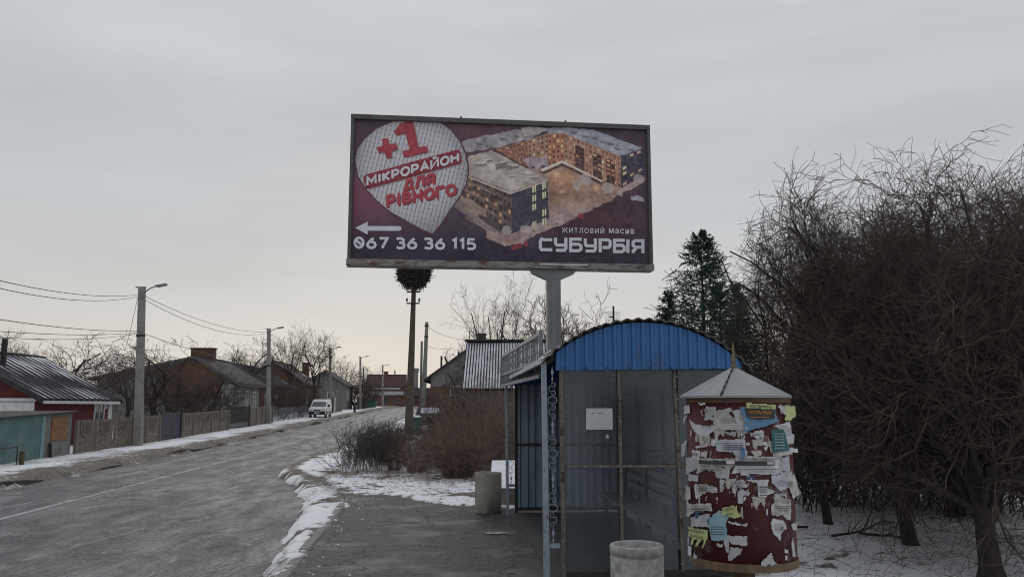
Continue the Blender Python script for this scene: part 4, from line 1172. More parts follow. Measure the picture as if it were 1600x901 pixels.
def cyl(u, v, R=CR):
    d = ray(u, v); ox, oy = EYE.x - CX, EYE.y - CY
    A = d.x ** 2 + d.y ** 2; Bq = ox * d.x + oy * d.y; Cq = ox ** 2 + oy ** 2 - R * R
    disc = Bq * Bq - A * Cq
    t = (-Bq - math.sqrt(max(disc, 0))) / A
    th = math.atan2(ox + d.x * t, -(oy + d.y * t))
    if disc < 0: th += (1 if u > 1154 else -1) * math.sqrt(-disc) * .35
    return th, EYE.z + d.z * t
def q1(x, y): return (1050 + x * .18868, 610 + y * .18868)
def q2(x, y): return (1050 + x * .15649, 760 + y * .15649)
def on_col(th, z, r): return (r * math.sin(th), -r * math.cos(th), z)
_layer = [0]
def paper(name, pts, m, q=q1, lift=0.0, tear=.006, label=None, cell=.0065, seed=0, parent=None, extra=0.0):
    """torn sheet glued to the drum, built of small cells so that it follows the curve"""
    _layer[0] += 1
    pz = [cyl(*q(x, y)) for x, y in pts]
    P2 = [(th * CR, z) for th, z in pz]
    xs = [p[0] for p in P2]; zs = [p[1] for p in P2]
    x0, x1, z0, z1 = min(xs) - .02, max(xs) + .02, min(zs) - .02, max(zs) + .02
    nx, nz = max(2, int((x1 - x0) / cell)), max(2, int((z1 - z0) / cell))
    gx = x0 + (np.arange(nx) + .5) * (x1 - x0) / nx; gz_ = z0 + (np.arange(nz) + .5) * (z1 - z0) / nz
    X, Z = np.meshgrid(gx, gz_, indexing='ij')
    sd = _layer[0] * 3.7 + seed
    dx = (fbm(X * 40, Z * 40, sd, 3) - .5) * tear * 2.2; dz = (fbm(X * 40, Z * 40, sd + 50, 3) - .5) * tear * 3
    M = pip(X + dx, Z + dz, P2)
    if not M.any(): return None
    vs, fs, key = [], [], {}
    r0 = CR + .0018 + .0006 * (_layer[0] % 16) + extra
    xc = (x0 + x1) / 2
    def vert(i, j):
        if (i, j) not in key:
            x = x0 + i * (x1 - x0) / nx; z = z0 + j * (z1 - z0) / nz
            s = (x - x0) / (x1 - x0)
            side = s if xc > 0 else 1 - s
            r = r0 + .55 * lift * side ** 2 + .003 * float(vnoise(np.array(x * 25), np.array(z * 25), sd)) + (.006 * (1 - (z - z0) / (z1 - z0)) ** 2)
            key[(i, j)] = len(vs); vs.append(on_col(x / CR, z, r))
        return key[(i, j)]
    for i in range(nx):
        for j in range(nz):
            if M[i, j]: fs.append((vert(i, j), vert(i + 1, j), vert(i + 1, j + 1), vert(i, j + 1)))
    mb = MB(); mb.add(vs, fs)
    o = obj(name, mb.mesh(name, True), m, parent or colm)
    if label: o['label'] = label
    return o
def col_word(body, x0, y0, x1, y1, h, m, q=q1, bold=.02, parent=None, r=CR + .024):
    V, Fs = text_fit(body, bold)
    mb = MB(); vs = []
    for s, t_ in V:
        th, z = cyl(*q(x0 + (x1 - x0) * s, y0 + (y1 - y0) * s - h * t_)); vs.append(on_col(th, z, r))
    mb.add(vs, Fs)
    return obj('lettering', mb.mesh('lettering'), m, parent or colm)
def col_lines(x0, y0, x1, y1, n, m, q=q1, parent=None, r=CR + .0225, seed=1):
    """rows of print too small to read"""
    rg = random.Random(seed); mb = MB()
    for k in range(n):
        y = y0 + (y1 - y0) * (k + .5) / n; x = x0; hh = (y1 - y0) / n * .32
        while x < x1:
            w_ = rg.uniform(6, 16)
            vs = [on_col(*(lambda tz: (tz[0], tz[1]))(cyl(*q(xx, yy))), r) for xx, yy in ((x, y), (min(x + w_, x1), y), (min(x + w_, x1), y + hh), (x, y + hh))]
            mb.add(vs, [(0, 1, 2, 3)]); x += w_ + 4
    o = obj('print_line', mb.mesh('print_line'), m, parent or colm)
    o['kind'] = 'stuff'
    return o
pw = mat('notice white', (.60, .61, .63), (.46, .47, .49), .75, 9, c3=(.33, .32, .32), s3=6, lo3=.56, hi3=.7)
pg = mat('notice grey white', (.47, .48, .50), (.34, .35, .36), .75, 9, c3=(.26, .25, .25), s3=6, lo3=.54, hi3=.7)
py = mat('notice yellow green', (.50, .56, .24), (.40, .45, .21), .75, 6)
pk = mat('notice black', (.030, .034, .034), (.05, .055, .055), .6, 9)
pb = mat('notice blue', (.08, .19, .35), (.13, .25, .38), .6, 6, c3=(.5, .53, .56), s3=8, lo3=.57, hi3=.63)
pc = mat('notice pale blue', (.20, .37, .45), (.28, .42, .48), .65, 6, c3=(.42, .48, .52), s3=7, lo3=.52, hi3=.66)
pt = mat('notice teal', (.035, .15, .15), (.025, .10, .10), .55, 8)
pn = mat('notice navy', (.03, .09, .17), (.04, .12, .2), .6, 8)
ink = mat('notice ink', (.03, .03, .035), (.05, .05, .055), .7, 8)
ink_soft = mat('faded notice ink', (.16, .16, .18), (.26, .26, .28), .8, 12)
orange = mat('orange print', (.62, .26, .05), (.5, .2, .04), .6, 9)
PAPERS = [
 (q1, pw, [(105, 120), (150, 118), (158, 185), (115, 195)], .02), (q1, pg, [(50, 280), (112, 215), (135, 200), (120, 280)], .05),
 (q1, pg, [(285, 135), (368, 135), (365, 245), (275, 245)], 0), (q1, pw, [(150, 230), (205, 280), (345, 290), (350, 330), (300, 385), (215, 360), (170, 300)], 0),
 (q1, pw, [(355, 172), (475, 172), (480, 205), (575, 290), (575, 325), (345, 322)], 0), (q1, pk, [(335, 205), (350, 205), (350, 285), (335, 285)], 0),
 (q1, pw, [(510, 170), (560, 150), (610, 270), (590, 335), (530, 260)], .01), (q1, pg, [(560, 150), (640, 160), (640, 330), (590, 345)], 0),
 (q1, pw, [(835, 290), (965, 252), (985, 400), (945, 450), (905, 330)], 0), (q1, pw, [(820, 505), (960, 480), (985, 520), (830, 545)], 0),
 (q1, pw, [(630, 350), (745, 325), (748, 405), (720, 380), (700, 402), (660, 372)], 0), (q1, pw, [(370, 405), (580, 400), (600, 370), (610, 520), (560, 572), (500, 510), (375, 500)], 0),
 (q1, pw, [(360, 330), (398, 328), (388, 402), (362, 402)], 0), (q1, pw, [(170, 490), (235, 495), (235, 575), (170, 560)], 0),
 (q1, pw, [(235, 555), (525, 560), (530, 625), (225, 650)], 0), (q1, pw, [(525, 545), (895, 535), (905, 670), (850, 692), (495, 682), (530, 610)], 0),
 (q1, pg, [(225, 610), (425, 640), (480, 650), (475, 725), (370, 720), (360, 670), (290, 650), (205, 690)], 0), (q1, pg, [(105, 545), (230, 560), (225, 640), (150, 690), (110, 700)], .02),
 (q1, pw, [(200, 770), (280, 770), (375, 800), (380, 845), (290, 840), (205, 900), (190, 790)], 0), (q1, pw, [(495, 745), (545, 750), (620, 770), (620, 805), (530, 790), (530, 845), (505, 840)], 0),
 (q1, pw, [(610, 735), (800, 735), (780, 800), (850, 830), (780, 860), (775, 880), (710, 878), (705, 770)], 0), (q1, pw, [(820, 700), (985, 670), (995, 770), (985, 830), (950, 800), (890, 830), (820, 760)], .0),
 (q1, pw, [(930, 720), (995, 690), (1030, 850), (985, 890)], .05), (q1, pw, [(960, 470), (1015, 480), (1010, 510), (965, 510)], .06), (q1, pg, [(960, 345), (990, 360), (985, 440), (965, 440)], .03),
 (q1, pg, [(10, 440), (90, 430), (100, 545), (10, 550)], .16), (q1, pw, [(65, 420), (135, 405), (120, 540), (75, 540)], .04), (q1, pw, [(100, 780), (165, 800), (170, 900), (105, 900)], .03),
 (q1, pw, [(225, 100), (285, 98), (282, 122), (230, 118)], 0), (q1, pw, [(195, 365), (220, 362), (215, 420), (200, 420)], 0), (q1, pw, [(255, 410), (280, 405), (300, 465), (205, 478), (200, 460), (250, 450)], 0),
 (q1, pg, [(425, 338), (530, 338), (525, 385), (470, 365)], 0), (q1, pw, [(612, 428), (642, 432), (638, 452), (614, 448)], 0), (q1, pw, [(690, 430), (785, 422), (780, 455), (700, 452)], 0), (q1, pw, [(760, 460), (795, 455), (770, 512)], 0),
 (q1, pw, [(698, 490), (718, 490), (722, 540), (693, 535)], 0), (q1, pw, [(888, 135), (905, 138), (902, 200), (890, 190)], 0), (q1, pg, [(398, 735), (442, 735), (422, 835), (400, 830)], 0), (q1, pn, [(620, 705), (685, 708), (680, 735), (625, 735)], 0),
 (q1, pw, [(240, 505), (300, 500), (295, 555), (245, 545)], 0), (q1, pw, [(330, 405), (372, 402), (370, 465), (340, 460)], 0), (q1, pg, [(895, 550), (960, 540), (965, 665), (905, 660)], 0),
 (q1, pg, [(150, 690), (230, 700), (225, 750), (150, 745)], 0), (q1, pw, [(560, 650), (640, 655), (635, 700), (565, 690)], 0),
 (q2, pw, [(140, 170), (400, 165), (410, 240), (250, 235), (190, 300), (140, 300)], .01), (q2, pg, [(190, 300), (385, 270), (375, 400), (195, 395)], 0),
 (q2, pn, [(230, 225), (285, 232), (272, 300), (240, 322)], 0), (q2, pn, [(355, 330), (390, 300), (400, 350), (370, 380)], 0),
 (q2, pc, [(380, 320), (470, 230), (600, 280), (548, 320), (550, 500), (500, 540), (400, 530), (370, 400)], 0), (q2, pw, [(985, 190), (1080, 100), (1182, 130), (1175, 330), (1130, 330), (1100, 270), (1050, 300), (990, 270)], 0),
 (q2, pw, [(1000, 310), (1110, 340), (1140, 410), (1085, 450), (1075, 535), (1010, 470), (980, 360)], 0), (q2, pg, [(560, 490), (750, 490), (750, 580), (690, 585), (590, 560)], 0),
 (q2, pw, [(450, 560), (512, 570), (502, 602), (455, 592)], 0), (q2, pg, [(590, 600), (705, 605), (690, 660), (580, 742), (555, 720)], 0), (q2, pg, [(510, 500), (580, 480), (570, 660), (545, 640)], 0),
 (q2, pw, [(178, 580), (208, 600), (208, 690), (168, 680)], .02), (q2, pw, [(228, 655), (264, 690), (260, 718), (230, 712)], 0), (q2, pw, [(1175, 375), (1218, 350), (1222, 420), (1200, 440)], .02),
 (q2, pw, [(1113, 622), (1148, 622), (1142, 662), (1118, 662)], 0), (q2, pw, [(1118, 688), (1140, 688), (1137, 728), (1120, 724)], 0), (q2, pg, [(885, 740), (980, 655), (1000, 720), (1045, 775), (885, 780)], 0),
 (q2, pw, [(928, 220), (952, 222), (947, 275), (934, 272)], 0), (q2, pw, [(788, 158), (802, 158), (802, 212), (790, 212)], 0), (q2, pg, [(105, 510), (160, 480), (165, 560), (110, 600)], .06), (q2, pw, [(690, 200), (705, 190), (712, 320), (680, 290)], 0),
 (q2, pw, [(120, 30), (170, 20), (175, 160), (135, 190)], .03), (q2, pw, [(600, 0), (650, 0), (640, 65), (610, 60)], 0), (q2, pw, [(480, 0), (525, 0), (510, 50), (480, 45)], 0), (q2, pg, [(700, 360), (750, 370), (740, 400), (705, 392)], 0),
 (q2, pw, [(1180, 560), (1200, 500), (1215, 690), (1190, 690)], .01), (q2, pw, [(560, 340), (690, 360), (680, 385), (570, 355)], 0),
]
pa = mat('notice aged', (.50, .49, .44), (.36, .35, .31), .8, 12, c3=(.22, .20, .18), s3=9, lo3=.54, hi3=.66)
rgu = random.Random(23)
for k in range(34):                       # older sheets underneath, torn down to strips
    x, y = rgu.uniform(120, 900), 110 + 790 * rgu.random() ** 1.15
    w_, h_ = rgu.uniform(45, 120), rgu.uniform(35, 110); d_ = rgu.uniform(-8, 8)
    paper('paper_scrap', [(x, y), (x + w_ * .55, y + d_), (x + w_, y + d_ * 1.5), (x + w_ * rgu.uniform(.8, 1), y + h_ * rgu.uniform(.4, 1)), (x + w_ * .6, y + h_ * rgu.uniform(.3, .7)), (x + w_ * .4, y + h_), (x + w_ * rgu.uniform(0, .2), y + h_ * rgu.uniform(.5, 1))], pa if k % 3 else pg, q1, 0, .011, extra=-.001)
pbl = mat('notice bluish white', (.50, .53, .58), (.38, .40, .44), .75, 10, c3=(.28, .29, .31), s3=7, lo3=.55, hi3=.68)
pgr = mat('notice rain stained', (.56, .55, .53), (.40, .39, .38), .8, 11, c3=(.24, .22, .21), s3=5, lo3=.52, hi3=.66)
for k, (q, m, pts, lf) in enumerate(PAPERS):
    if m is pw: m = (pw, pbl, pgr, pw, pgr)[k % 5]
    paper('paper_scrap', pts, m, q, lf)
    xs_, ys_ = [p_[0] for p_ in pts], [p_[1] for p_ in pts]
    w_, h_ = max(xs_) - min(xs_), max(ys_) - min(ys_)
    if m in (pw, pbl, pgr) and w_ > 60 and h_ > 50 and k % 3:
        cxm, cym = sum(xs_) / len(xs_), sum(ys_) / len(ys_)
        col_lines(cxm - w_ * .30, cym - h_ * .22, cxm + w_ * .30, cym + h_ * .14, 3 + k % 3, ink_soft, q, seed=k, r=CR + .0135 + .0001 * k)
rg = random.Random(5)
for k in range(64):                       # flecks left where notices were pulled off
    top = rg.random() < .72
    x, y, q = (rg.uniform(130, 960), rg.uniform(120, 900), q1) if top else (rg.uniform(200, 1190), rg.uniform(20, 760), q2)
    w_, h_ = rg.uniform(5, 15), rg.uniform(14, 60)
    if not top and rg.random() < .5: continue
    paper('paper_scrap', [(x, y), (x + w_, y + rg.uniform(-4, 8)), (x + w_ * .9, y + h_ * rg.uniform(.4, 1)), (x + w_ * .3, y + h_)], pw if rg.random() < .6 else pg, q, 0, .010)
# the notices that can still be read
o = paper('notice', [(560, 135), (832, 152), (848, 215), (862, 252), (760, 292), (595, 345), (600, 260), (580, 200)], pb, q1, .01, .006, 'blue lower half of a pawnshop notice with torn edges', extra=.010)
d = paper('notice_panel', [(600, 140), (822, 150), (835, 225), (760, 240), (640, 232), (610, 200)], pk, q1, .01, .006, None, parent=colm, extra=.0145)
col_word('ЛОМБР', 622, 190, 806, 196, 28, orange, q1, .008, r=CR + .034)
col_lines(640, 206, 780, 226, 1, orange, r=CR + .034)
o = paper('notice', [(613, 100), (832, 118), (832, 152), (613, 146)], py, q1, 0, .002, 'yellow strip at the top with black lettering', extra=.020)
col_word('КУПИМО', 636, 138, 805, 147, 24, ink, q1, .008, r=CR + .040)
paper('notice', [(930, 115), (985, 130), (1010, 200), (960, 245), (920, 235)], py, q1, .05, .014, 'crumpled yellow scrap on the right edge')
paper('notice', [(815, 320), (912, 320), (955, 490), (820, 510)], pt, q1, 0, .003, 'teal poster', extra=.012)
col_lines(830, 340, 905, 480, 6, pg, r=CR + .030, seed=4)
for pts in ([(235, 572), (520, 577), (520, 612), (235, 602)], [(525, 580), (838, 582), (838, 615), (525, 615)]):
    paper('notice', pts, pk, q1, 0, .004, 'narrow black strip', extra=.012)
paper('paper_scrap', [(455, 575), (520, 577), (520, 605), (455, 603)], pw, q1, 0, .002, extra=.016)
paper('paper_scrap', [(775, 583), (832, 583), (832, 608), (775, 608)], pg, q1, 0, .002, extra=.016)
paper('notice', [(575, 470), (600, 475), (598, 560), (572, 555)], pb, q1, 0, .003, 'small blue tag', extra=.012)
col_word('IBEU', 505, 770, 582, 770, 20, pn, q1, .01)
col_word('ІЗ ГІМУ', 262, 308, 338, 308, 16, ink, q1, .006)
for a in ((385, 425, 470, 440, 1), (420, 440, 590, 490, 3), (640, 345, 735, 370, 2), (250, 615, 420, 640, 2), (250, 640, 420, 660, 1), (540, 635, 880, 655, 1), (540, 660, 860, 672, 1), (220, 780, 360, 830, 3), (720, 780, 775, 870, 4), (860, 740, 980, 790, 3), (560, 380, 590, 400, 1), (870, 285, 930, 300, 1), (180, 505, 230, 540, 2), (560, 555, 860, 572, 1)):
    col_lines(*a, ink, q1, seed=a[0])
o = paper('notice', [(505, 205), (645, 185), (660, 260), (690, 290), (620, 310), (510, 270)], py, q2, 0, .006, 'small yellow notice in the middle of the lower half', extra=.012)
col_word('ЗНІМУ', 535, 240, 630, 222, 30, ink, q2, .008, r=CR + .032); col_lines(550, 245, 620, 275, 2, ink, q2, r=CR + .032)
o = paper('notice', [(190, 395), (370, 430), (370, 515), (330, 605), (318, 600), (340, 532), (312, 530), (278, 592), (258, 588), (280, 530), (245, 522), (235, 578), (215, 575), (225, 512), (190, 480)], py, q2, 0, .003, 'yellow notice with a fringe of tear off strips', extra=.012)
col_word('КУПИМО', 205, 445, 350, 470, 32, ink, q2, .008, r=CR + .032)
col_word('ЕНІАО', 218, 500, 340, 520, 30, ink, q2, .008, r=CR + .032)
for a in ((215, 185, 390, 230, 3), (1015, 180, 1165, 215, 2), (1050, 220, 1150, 240, 1), (390, 380, 530, 480, 4)):
    col_lines(*a, ink, q2, seed=a[0])
col_word('БУДУ', 1080, 168, 1160, 168, 26, ink, q2, .006); col_word('Р', 1068, 432, 1094, 432, 36, ink, q2, .006)

# ------------------------------------------------------------------ concrete bins
def bin_(label, u, v, Y, r, z0, z1, groove, grp='concrete litter bins at the stop'):
    c = W(u, v, Y)
    t = thing('litter_bin', label, 'litter bin', (c.x, Y, z0), 0, grp)
    h = z1 - z0
    prof = [(r - .05, .06), (r - .045, h - .008), (r - .037, h), (r - .010, h), (r, h - .012)]
    if groove: prof += [(r, h - .085), (r - .010, h - .090), (r - .010, h - .098), (r - .004, h - .103)]
    prof += [(r - .004, .02), (r - .015, 0)]
    MB().lathe(prof, 40).build('barrel', concrete if groove else concrete_far, t, True)
    MB().lathe([(0.001, .055), (r - .05, .06)], 24).build('floor', soil, t)
    return t
bin_('round grey concrete litter bin with a grooved rim in front of the glazed shelter wall', 995, 860, 8.0, .25, 0, .73, True)
bin_('plain concrete litter bin standing at the edge of the snow beyond the shelter', 763, 760, 16.25, .255, -.0, .745, False)
# snow covered hatch behind the far bin
hx0, hx1 = -.42, .12
hat = thing('cellar_hatch', 'low concrete hatch with a snow covered sloping top behind the farther bin', 'hatch', ((hx0 + hx1) / 2, 17.6, 0))
MB().prism([(17.0, -.1), (18.6, -.1), (18.6, .80), (17.0, .36)], lambda y, z, e: ((hx0 + (hx1 - hx0) * e) - (hx0 + hx1) / 2, y - 17.6, z)).build('body', concrete_far, hat)
mb = MB(); mb.grid([[((hx0 - .02 + (hx1 - hx0 + .04) * i / 8) - (hx0 + hx1) / 2, 16.97 + 1.65 * j / 10 - 17.6, .37 + .44 * j / 10 + .03 * math.sin(math.pi * i / 8) * math.sin(math.pi * j / 10) ** .5 + .012) for i in range(9)] for j in range(11)])
mb.build('snow_cap', snow_m, hat, True)

# ------------------------------------------------------------------ utility poles
def pole(label, ut, vt, ub, vb, Y, wb, wt, m=pole_concrete, lamp=0, arms=(), name='utility_pole', group=None, collars=(), round_=False):
    top = W(ut, vt, Y); base = W(ub, vb, Y); g_ = min(base.z, gz(base.x, Y)) - .3
    base.z = g_ if abs(g_ - base.z) < 1.2 else base.z - .3
    t = thing(name, label, 'utility pole', base, 0, group)
    d = top - base
    if round_:
        MB().tube([(0, 0, 0), d], [wb / 2, wt / 2], 10).build('shaft', m, t, True)
    else:
        MB().bar((0, 0, 0), d, wb, wb * .8, wt, wt * .8).build('shaft', m, t)
    if lamp:
        a0 = d + Vector((.05, 0, -.35)); a1 = d + Vector((.75 * lamp, -.1, .02))
        MB().tube([a0, a0 * .4 + a1 * .6 + Vector((0, 0, .06)), a1], .035, 6).build('lamp_arm', grey_iron, t)
        l = MB().bar(a1, a1 + Vector((.55 * lamp, -.06, .08)), .22, .09).build('lamp_head', grey_iron, t)
        MB().bar(a1 + Vector((.06, 0, -.052)), a1 + Vector((.48 * lamp, -.05, .010)), .17, .02).build('lamp_lens', lamp_glass, l)
        MB().bar(d + Vector((-.32, 0, -.02)), d + Vector((.2, 0, -.02)), .05, .05).build('bracket', dark_iron, t)
    for (f, w_) in collars:
        q = d * f; ww = wb + (wt - wb) * f
        MB().bar(q - d.normalized() * .06, q + d.normalized() * .06, ww + .03, ww * .8 + .03).bar(q + Vector((-w_, -.05, 0)), q + Vector((w_, -.05, 0)), .07, .07).build('collar', dark_iron, t)
    for (f, w_) in arms:
        q = d * f
        mb = MB().bar(q + Vector((-w_, -.12, 0)), q + Vector((w_, -.12, 0)), .07, .07)
        mb.build('crossarm', dark_iron, t)
        for s in (-1, 1):
            ins = MB().tube([q + Vector((s * w_, -.12, -.02)), q + Vector((s * w_, -.12, .12))], .02, 6).lathe([(.02, .10), (.06, .12), (.06, .2), (.045, .27), (.02, .29)], 8, q + Vector((s * w_, -.12, 0)))
            ins.build('insulator', mat('insulator', (.2, .2, .2), (.12, .12, .12), .3, 4) if 'insulator' not in MATS else MATS['insulator'], t)
    t['top'] = [top.x, top.y, top.z]
    return t, top, base
LP = [(222, 448, 216, 697, 41.8, .38, .29, 'tallest lamp pole, concrete, at the concrete panel fence left of the blue gate'),
      (420, 513, 420, 662, 71, .36, .27, 'concrete lamp pole in front of the pale house corner with a dark gate beside it'),
      (516, 543, 516, 650, 99, .34, .26, 'concrete lamp pole rising just behind the parked white van'),
      (563, 557, 563, 639, 130, .34, .26, 'concrete lamp pole beyond the white van with a dark collar halfway up'),
      (598, 570, 598, 637, 160, .34, .26, 'distant concrete lamp pole before the red roofed house'),
      (617, 578, 617, 636, 184, .34, .26, 'farthest concrete lamp pole at the crest of the street')]
POLES = []
for k, (ut, vt, ub, vb, Y, wb, wt, lab) in enumerate(LP):
    POLES.append(pole(lab, ut, vt, ub, vb, Y, wb, wt, lamp=1 if k < 5 else 0, group='concrete lamp poles along the left side', name='lamp_pole',
                      collars=((.70, .22),) if k == 0 else ((.62, .25),) if k == 1 else ((.86, .3),) if k == 2 else ((.63, .3),) if k == 3 else ()))
stork = pole('weathered dark pole with two crossarms carrying the big stick nest', 647, 440, 638, 690, 44, .44, .20, pole_dark, arms=((.935, .35), (.865, .33)))
nest_c = stork[1]
pA = pole('leaning pale concrete pole with a clamp near its top right of the nest pole', 667, 503, 660, 662, 66, .40, .24, pole_concrete, collars=((.965, .2), (.86, .16)))
pB = pole('slim grey round pole close behind the leaning pale pole', 659, 533, 657, 655, 74, .24, .2, mat('steel pole', (.12, .13, .13), (.09, .095, .1), .6, 3), round_=True)
pole('short dark wooden pole on the skyline left of the nest pole', 604, 600, 604, 634, 190, .4, .3, pole_dark, round_=True)
pole('thin dark pole standing beside the lamp pole beyond the van', 568, 574, 568, 636, 132, .22, .18, pole_dark, round_=True)
pole('short post on the crest seen just left of the nest pole', 631, 585, 631, 634, 200, .42, .34, pole_dark, round_=True)
chim = W(649, 575, 210); cb = W(649, 636, 210)
t = thing('factory_chimney', 'distant square chimney with a wider head seen just right of the nest pole', 'chimney', cb)
MB().box((0, 0, (chim.z - cb.z) / 2 - 1), (1.1, 1.1, chim.z - cb.z + 2 - .9)).build('shaft', grey_render, t)
MB().box((0, 0, chim.z - cb.z - .45), (1.4, 1.4, .9)).build('head', grey_render, t)

# stork nest
rg = np.random.default_rng(4)
nst = thing('stork_nest', 'big ragged stick nest on top of the dark pole under the billboard', 'nest', (nest_c.x, nest_c.y, nest_c.z - .28))
n = 2600
th = rg.uniform(0, 2 * np.pi, n); hh = rg.uniform(0, 1, n)
rad = (.14 + .74 * np.sqrt(np.clip(1 - (1.9 * hh - 1.0) ** 2, 0, 1))) * rg.uniform(.6, 1.0, n) ** .4
P0 = np.stack([np.cos(th) * rad, np.sin(th) * rad, hh * 1.6], 1)
dv = np.stack([-np.sin(th), np.cos(th), rg.normal(0, .35, n)], 1) + rg.normal(size=(n, 3)) * .45
dv = unit(dv) * rg.uniform(.2, .9, n)[:, None] ** 1.3
Pn = np.stack([P0 - dv * .5, P0 + rg.normal(size=(n, 3)) * .02, P0 + dv * .5], 1)
Rn = np.full((n, 3), .014)
v, q = tubes([(Pn, Rn)], [3])
obj('sticks', np_mesh('sticks', v, q), stick_m, nst)
MB().lathe([(.05, .06), (.34, .14), (.60, .45), (.66, .9), (.5, 1.3), (.1, 1.3)], 14).build('nest_core', stick_m, nst)

# ------------------------------------------------------------------ overhead cables
def cable(label, p0, p1, sag, r=.013, group='overhead cables'):
    p0, p1 = Vector(p0), Vector(p1)
    pts = [p0.lerp(p1, s) - Vector((0, 0, sag * 4 * s * (1 - s))) for s in np.linspace(0, 1, 18)]
    o = MB().tube(pts, r, 4).build('power_cable', wire_m)
    return tag(o, label, 'cable', group)
T1 = POLES[0][1]; T2 = POLES[1][1]; T3 = POLES[2][1]; T4 = POLES[3][1]; T5 = POLES[4][1]; T6 = POLES[5][1]
up = lambda p, dz, dx=0: (p.x + dx, p.y - .2, p.z - dz)
cable('upper of the two cables dropping from the left edge to the tallest lamp pole', W(-260, 362, 16), up(T1, .42), .5)
cable('lower of the two cables dropping from the left edge to the tallest lamp pole', W(-260, 372, 16), up(T1, .52, -.05), .62)
cable('pale sagging cable crossing the sky below the upper pair to the tallest lamp pole', W(-260, 452, 16), up(T1, 2.25), .25, .014)
cable('fainter cable under the sagging one at the left edge', W(-260, 490, 18), up(T1, 2.35), .25, .012)
cable('lowest cable at the left edge running to the tallest lamp pole', W(-260, 498, 18), up(T1, 2.42, -.1), .35, .012)
cable('upper cable from the tallest lamp pole to the one before the pale house', up(T1, .45, .15), up(T2, .3), .55)
cable('second cable from the tallest lamp pole hanging a little lower', up(T1, .62, .15), up(T2, .42), .75)
cable('long low cable passing behind the chimney of the brick gabled house', up(T1, 2.3, .1), up(T2, 3.0), .35, .014)
cable('steep service cable from the tallest lamp pole down to the roof behind', up(T1, .6, -.1), W(195, 548, 52), .15, .012)
cable('cable from the pole at the pale house to the pole behind the van', up(T2, .35), up(T3, .6), .6)
cable('lower cable from the pole at the pale house over the garden trees', up(T2, 3.0), up(T3, 1.2), .3, .014)
cable('cable from the pole behind the van to the one with the dark collar', up(T3, .8), up(T4, 1.1), .9)
cable('cable from the pole with the dark collar to the distant pole', up(T4, .9), up(T5, 1.2), .9, .02)
cable('cable from the distant pole to the farthest lamp pole', up(T5, 1.0), up(T6, .8), .7, .02)
cable('cable from the leaning pale pole to the roof behind the striped roof', up(pA[1], .35), W(742, 530, 58), .35, .014)
cable('cable from the pole pair to the antenna on the grey gable', up(pA[1], 1.9), W(709, 543, 59), .15, .012)

# ------------------------------------------------------------------ houses
def wave_sheet(y0, y1, P0, P1, pitch, amp, nrm, step=6, thick=.03):
    """wavy roofing between eave line P0(x, z) and ridge line P1(x, z), waves counted along y"""
    n = int((y1 - y0) / pitch * step) + 1
    mb = MB(); top = []; bot = []
    for i in range(n + 1):
        y = y0 + (y1 - y0) * i / n; d = amp * math.sin(2 * math.pi * (y - y0) / pitch)
        row = []
        for f in (0, .5, 1):
            row.append((P0[0] + (P1[0] - P0[0]) * f + nrm[0] * d, y, P0[1] + (P1[1] - P0[1]) * f + nrm[1] * d))
        top.append(row); bot.append([(x - nrm[0] * thick, yy, z - nrm[1] * thick) for x, yy, z in row])
    mb.grid(top); mb.grid(bot); mb.grid([[t[0], b[0]] for t, b in zip(top, bot)])
    mb.grid([[a, b] for a, b in zip(top[0], bot[0])]); mb.grid([[a, b] for a, b in zip(top[-1], bot[-1])])
    return mb
def snow_sheet(y0, y1, P0, P1, nrm, amp, seed, bias=0.0, ny=160, ns=24, f0=.02, f1=.98, fx=.8, fs=3.0):
    ys = np.linspace(y0, y1, ny); fs_ = np.linspace(f0, f1, ns)
    Yg, Fg = np.meshgrid(ys, fs_, indexing='ij')
    d = amp * (2.4 * (fbm(Yg * fx, Fg * fs, seed, 4) - .5) - .15 + bias)
    L_ = [[(P0[0] + (P1[0] - P0[0]) * f + nrm[0] * d[i, j], y, P0[1] + (P1[1] - P0[1]) * f + nrm[1] * d[i, j]) for j, f in enumerate(fs_)] for i, y in enumerate(ys)]
    mb = MB(); mb.grid(L_); return mb
def window(parent, c, w, h, face, fm=white_paint, pm=glass_far, fw=.09, cross=True):
    """face 'x': on the wall that looks along +x; 'y': on the gable that looks along -y"""
    mb = MB(); n = .05
    def P(a, z, d): return (c[0] + d, c[1] + a, c[2] + z) if face == 'x' else (c[0] + a, c[1] - d, c[2] + z)
    def S(a, z, d): return (d, a, z) if face == 'x' else (a, d, z)
    for s in (-1, 1):
        mb.box(P(s * (w / 2 - fw / 2), 0, n / 2), S(fw, h, n)); mb.box(P(0, s * (h / 2 - fw / 2), n / 2 - .002), S(w - 2 * fw, fw, n - .004))
    if cross:
        mb.box(P(0, 0, n / 2 - .004), S(.05, h - 2 * fw, n - .012))
    o = mb.build('window', fm, parent)
    MB().box(P(0, 0, .012), S(w - 2 * fw, h - 2 * fw, .01)).build('pane', pm, o)
    return o
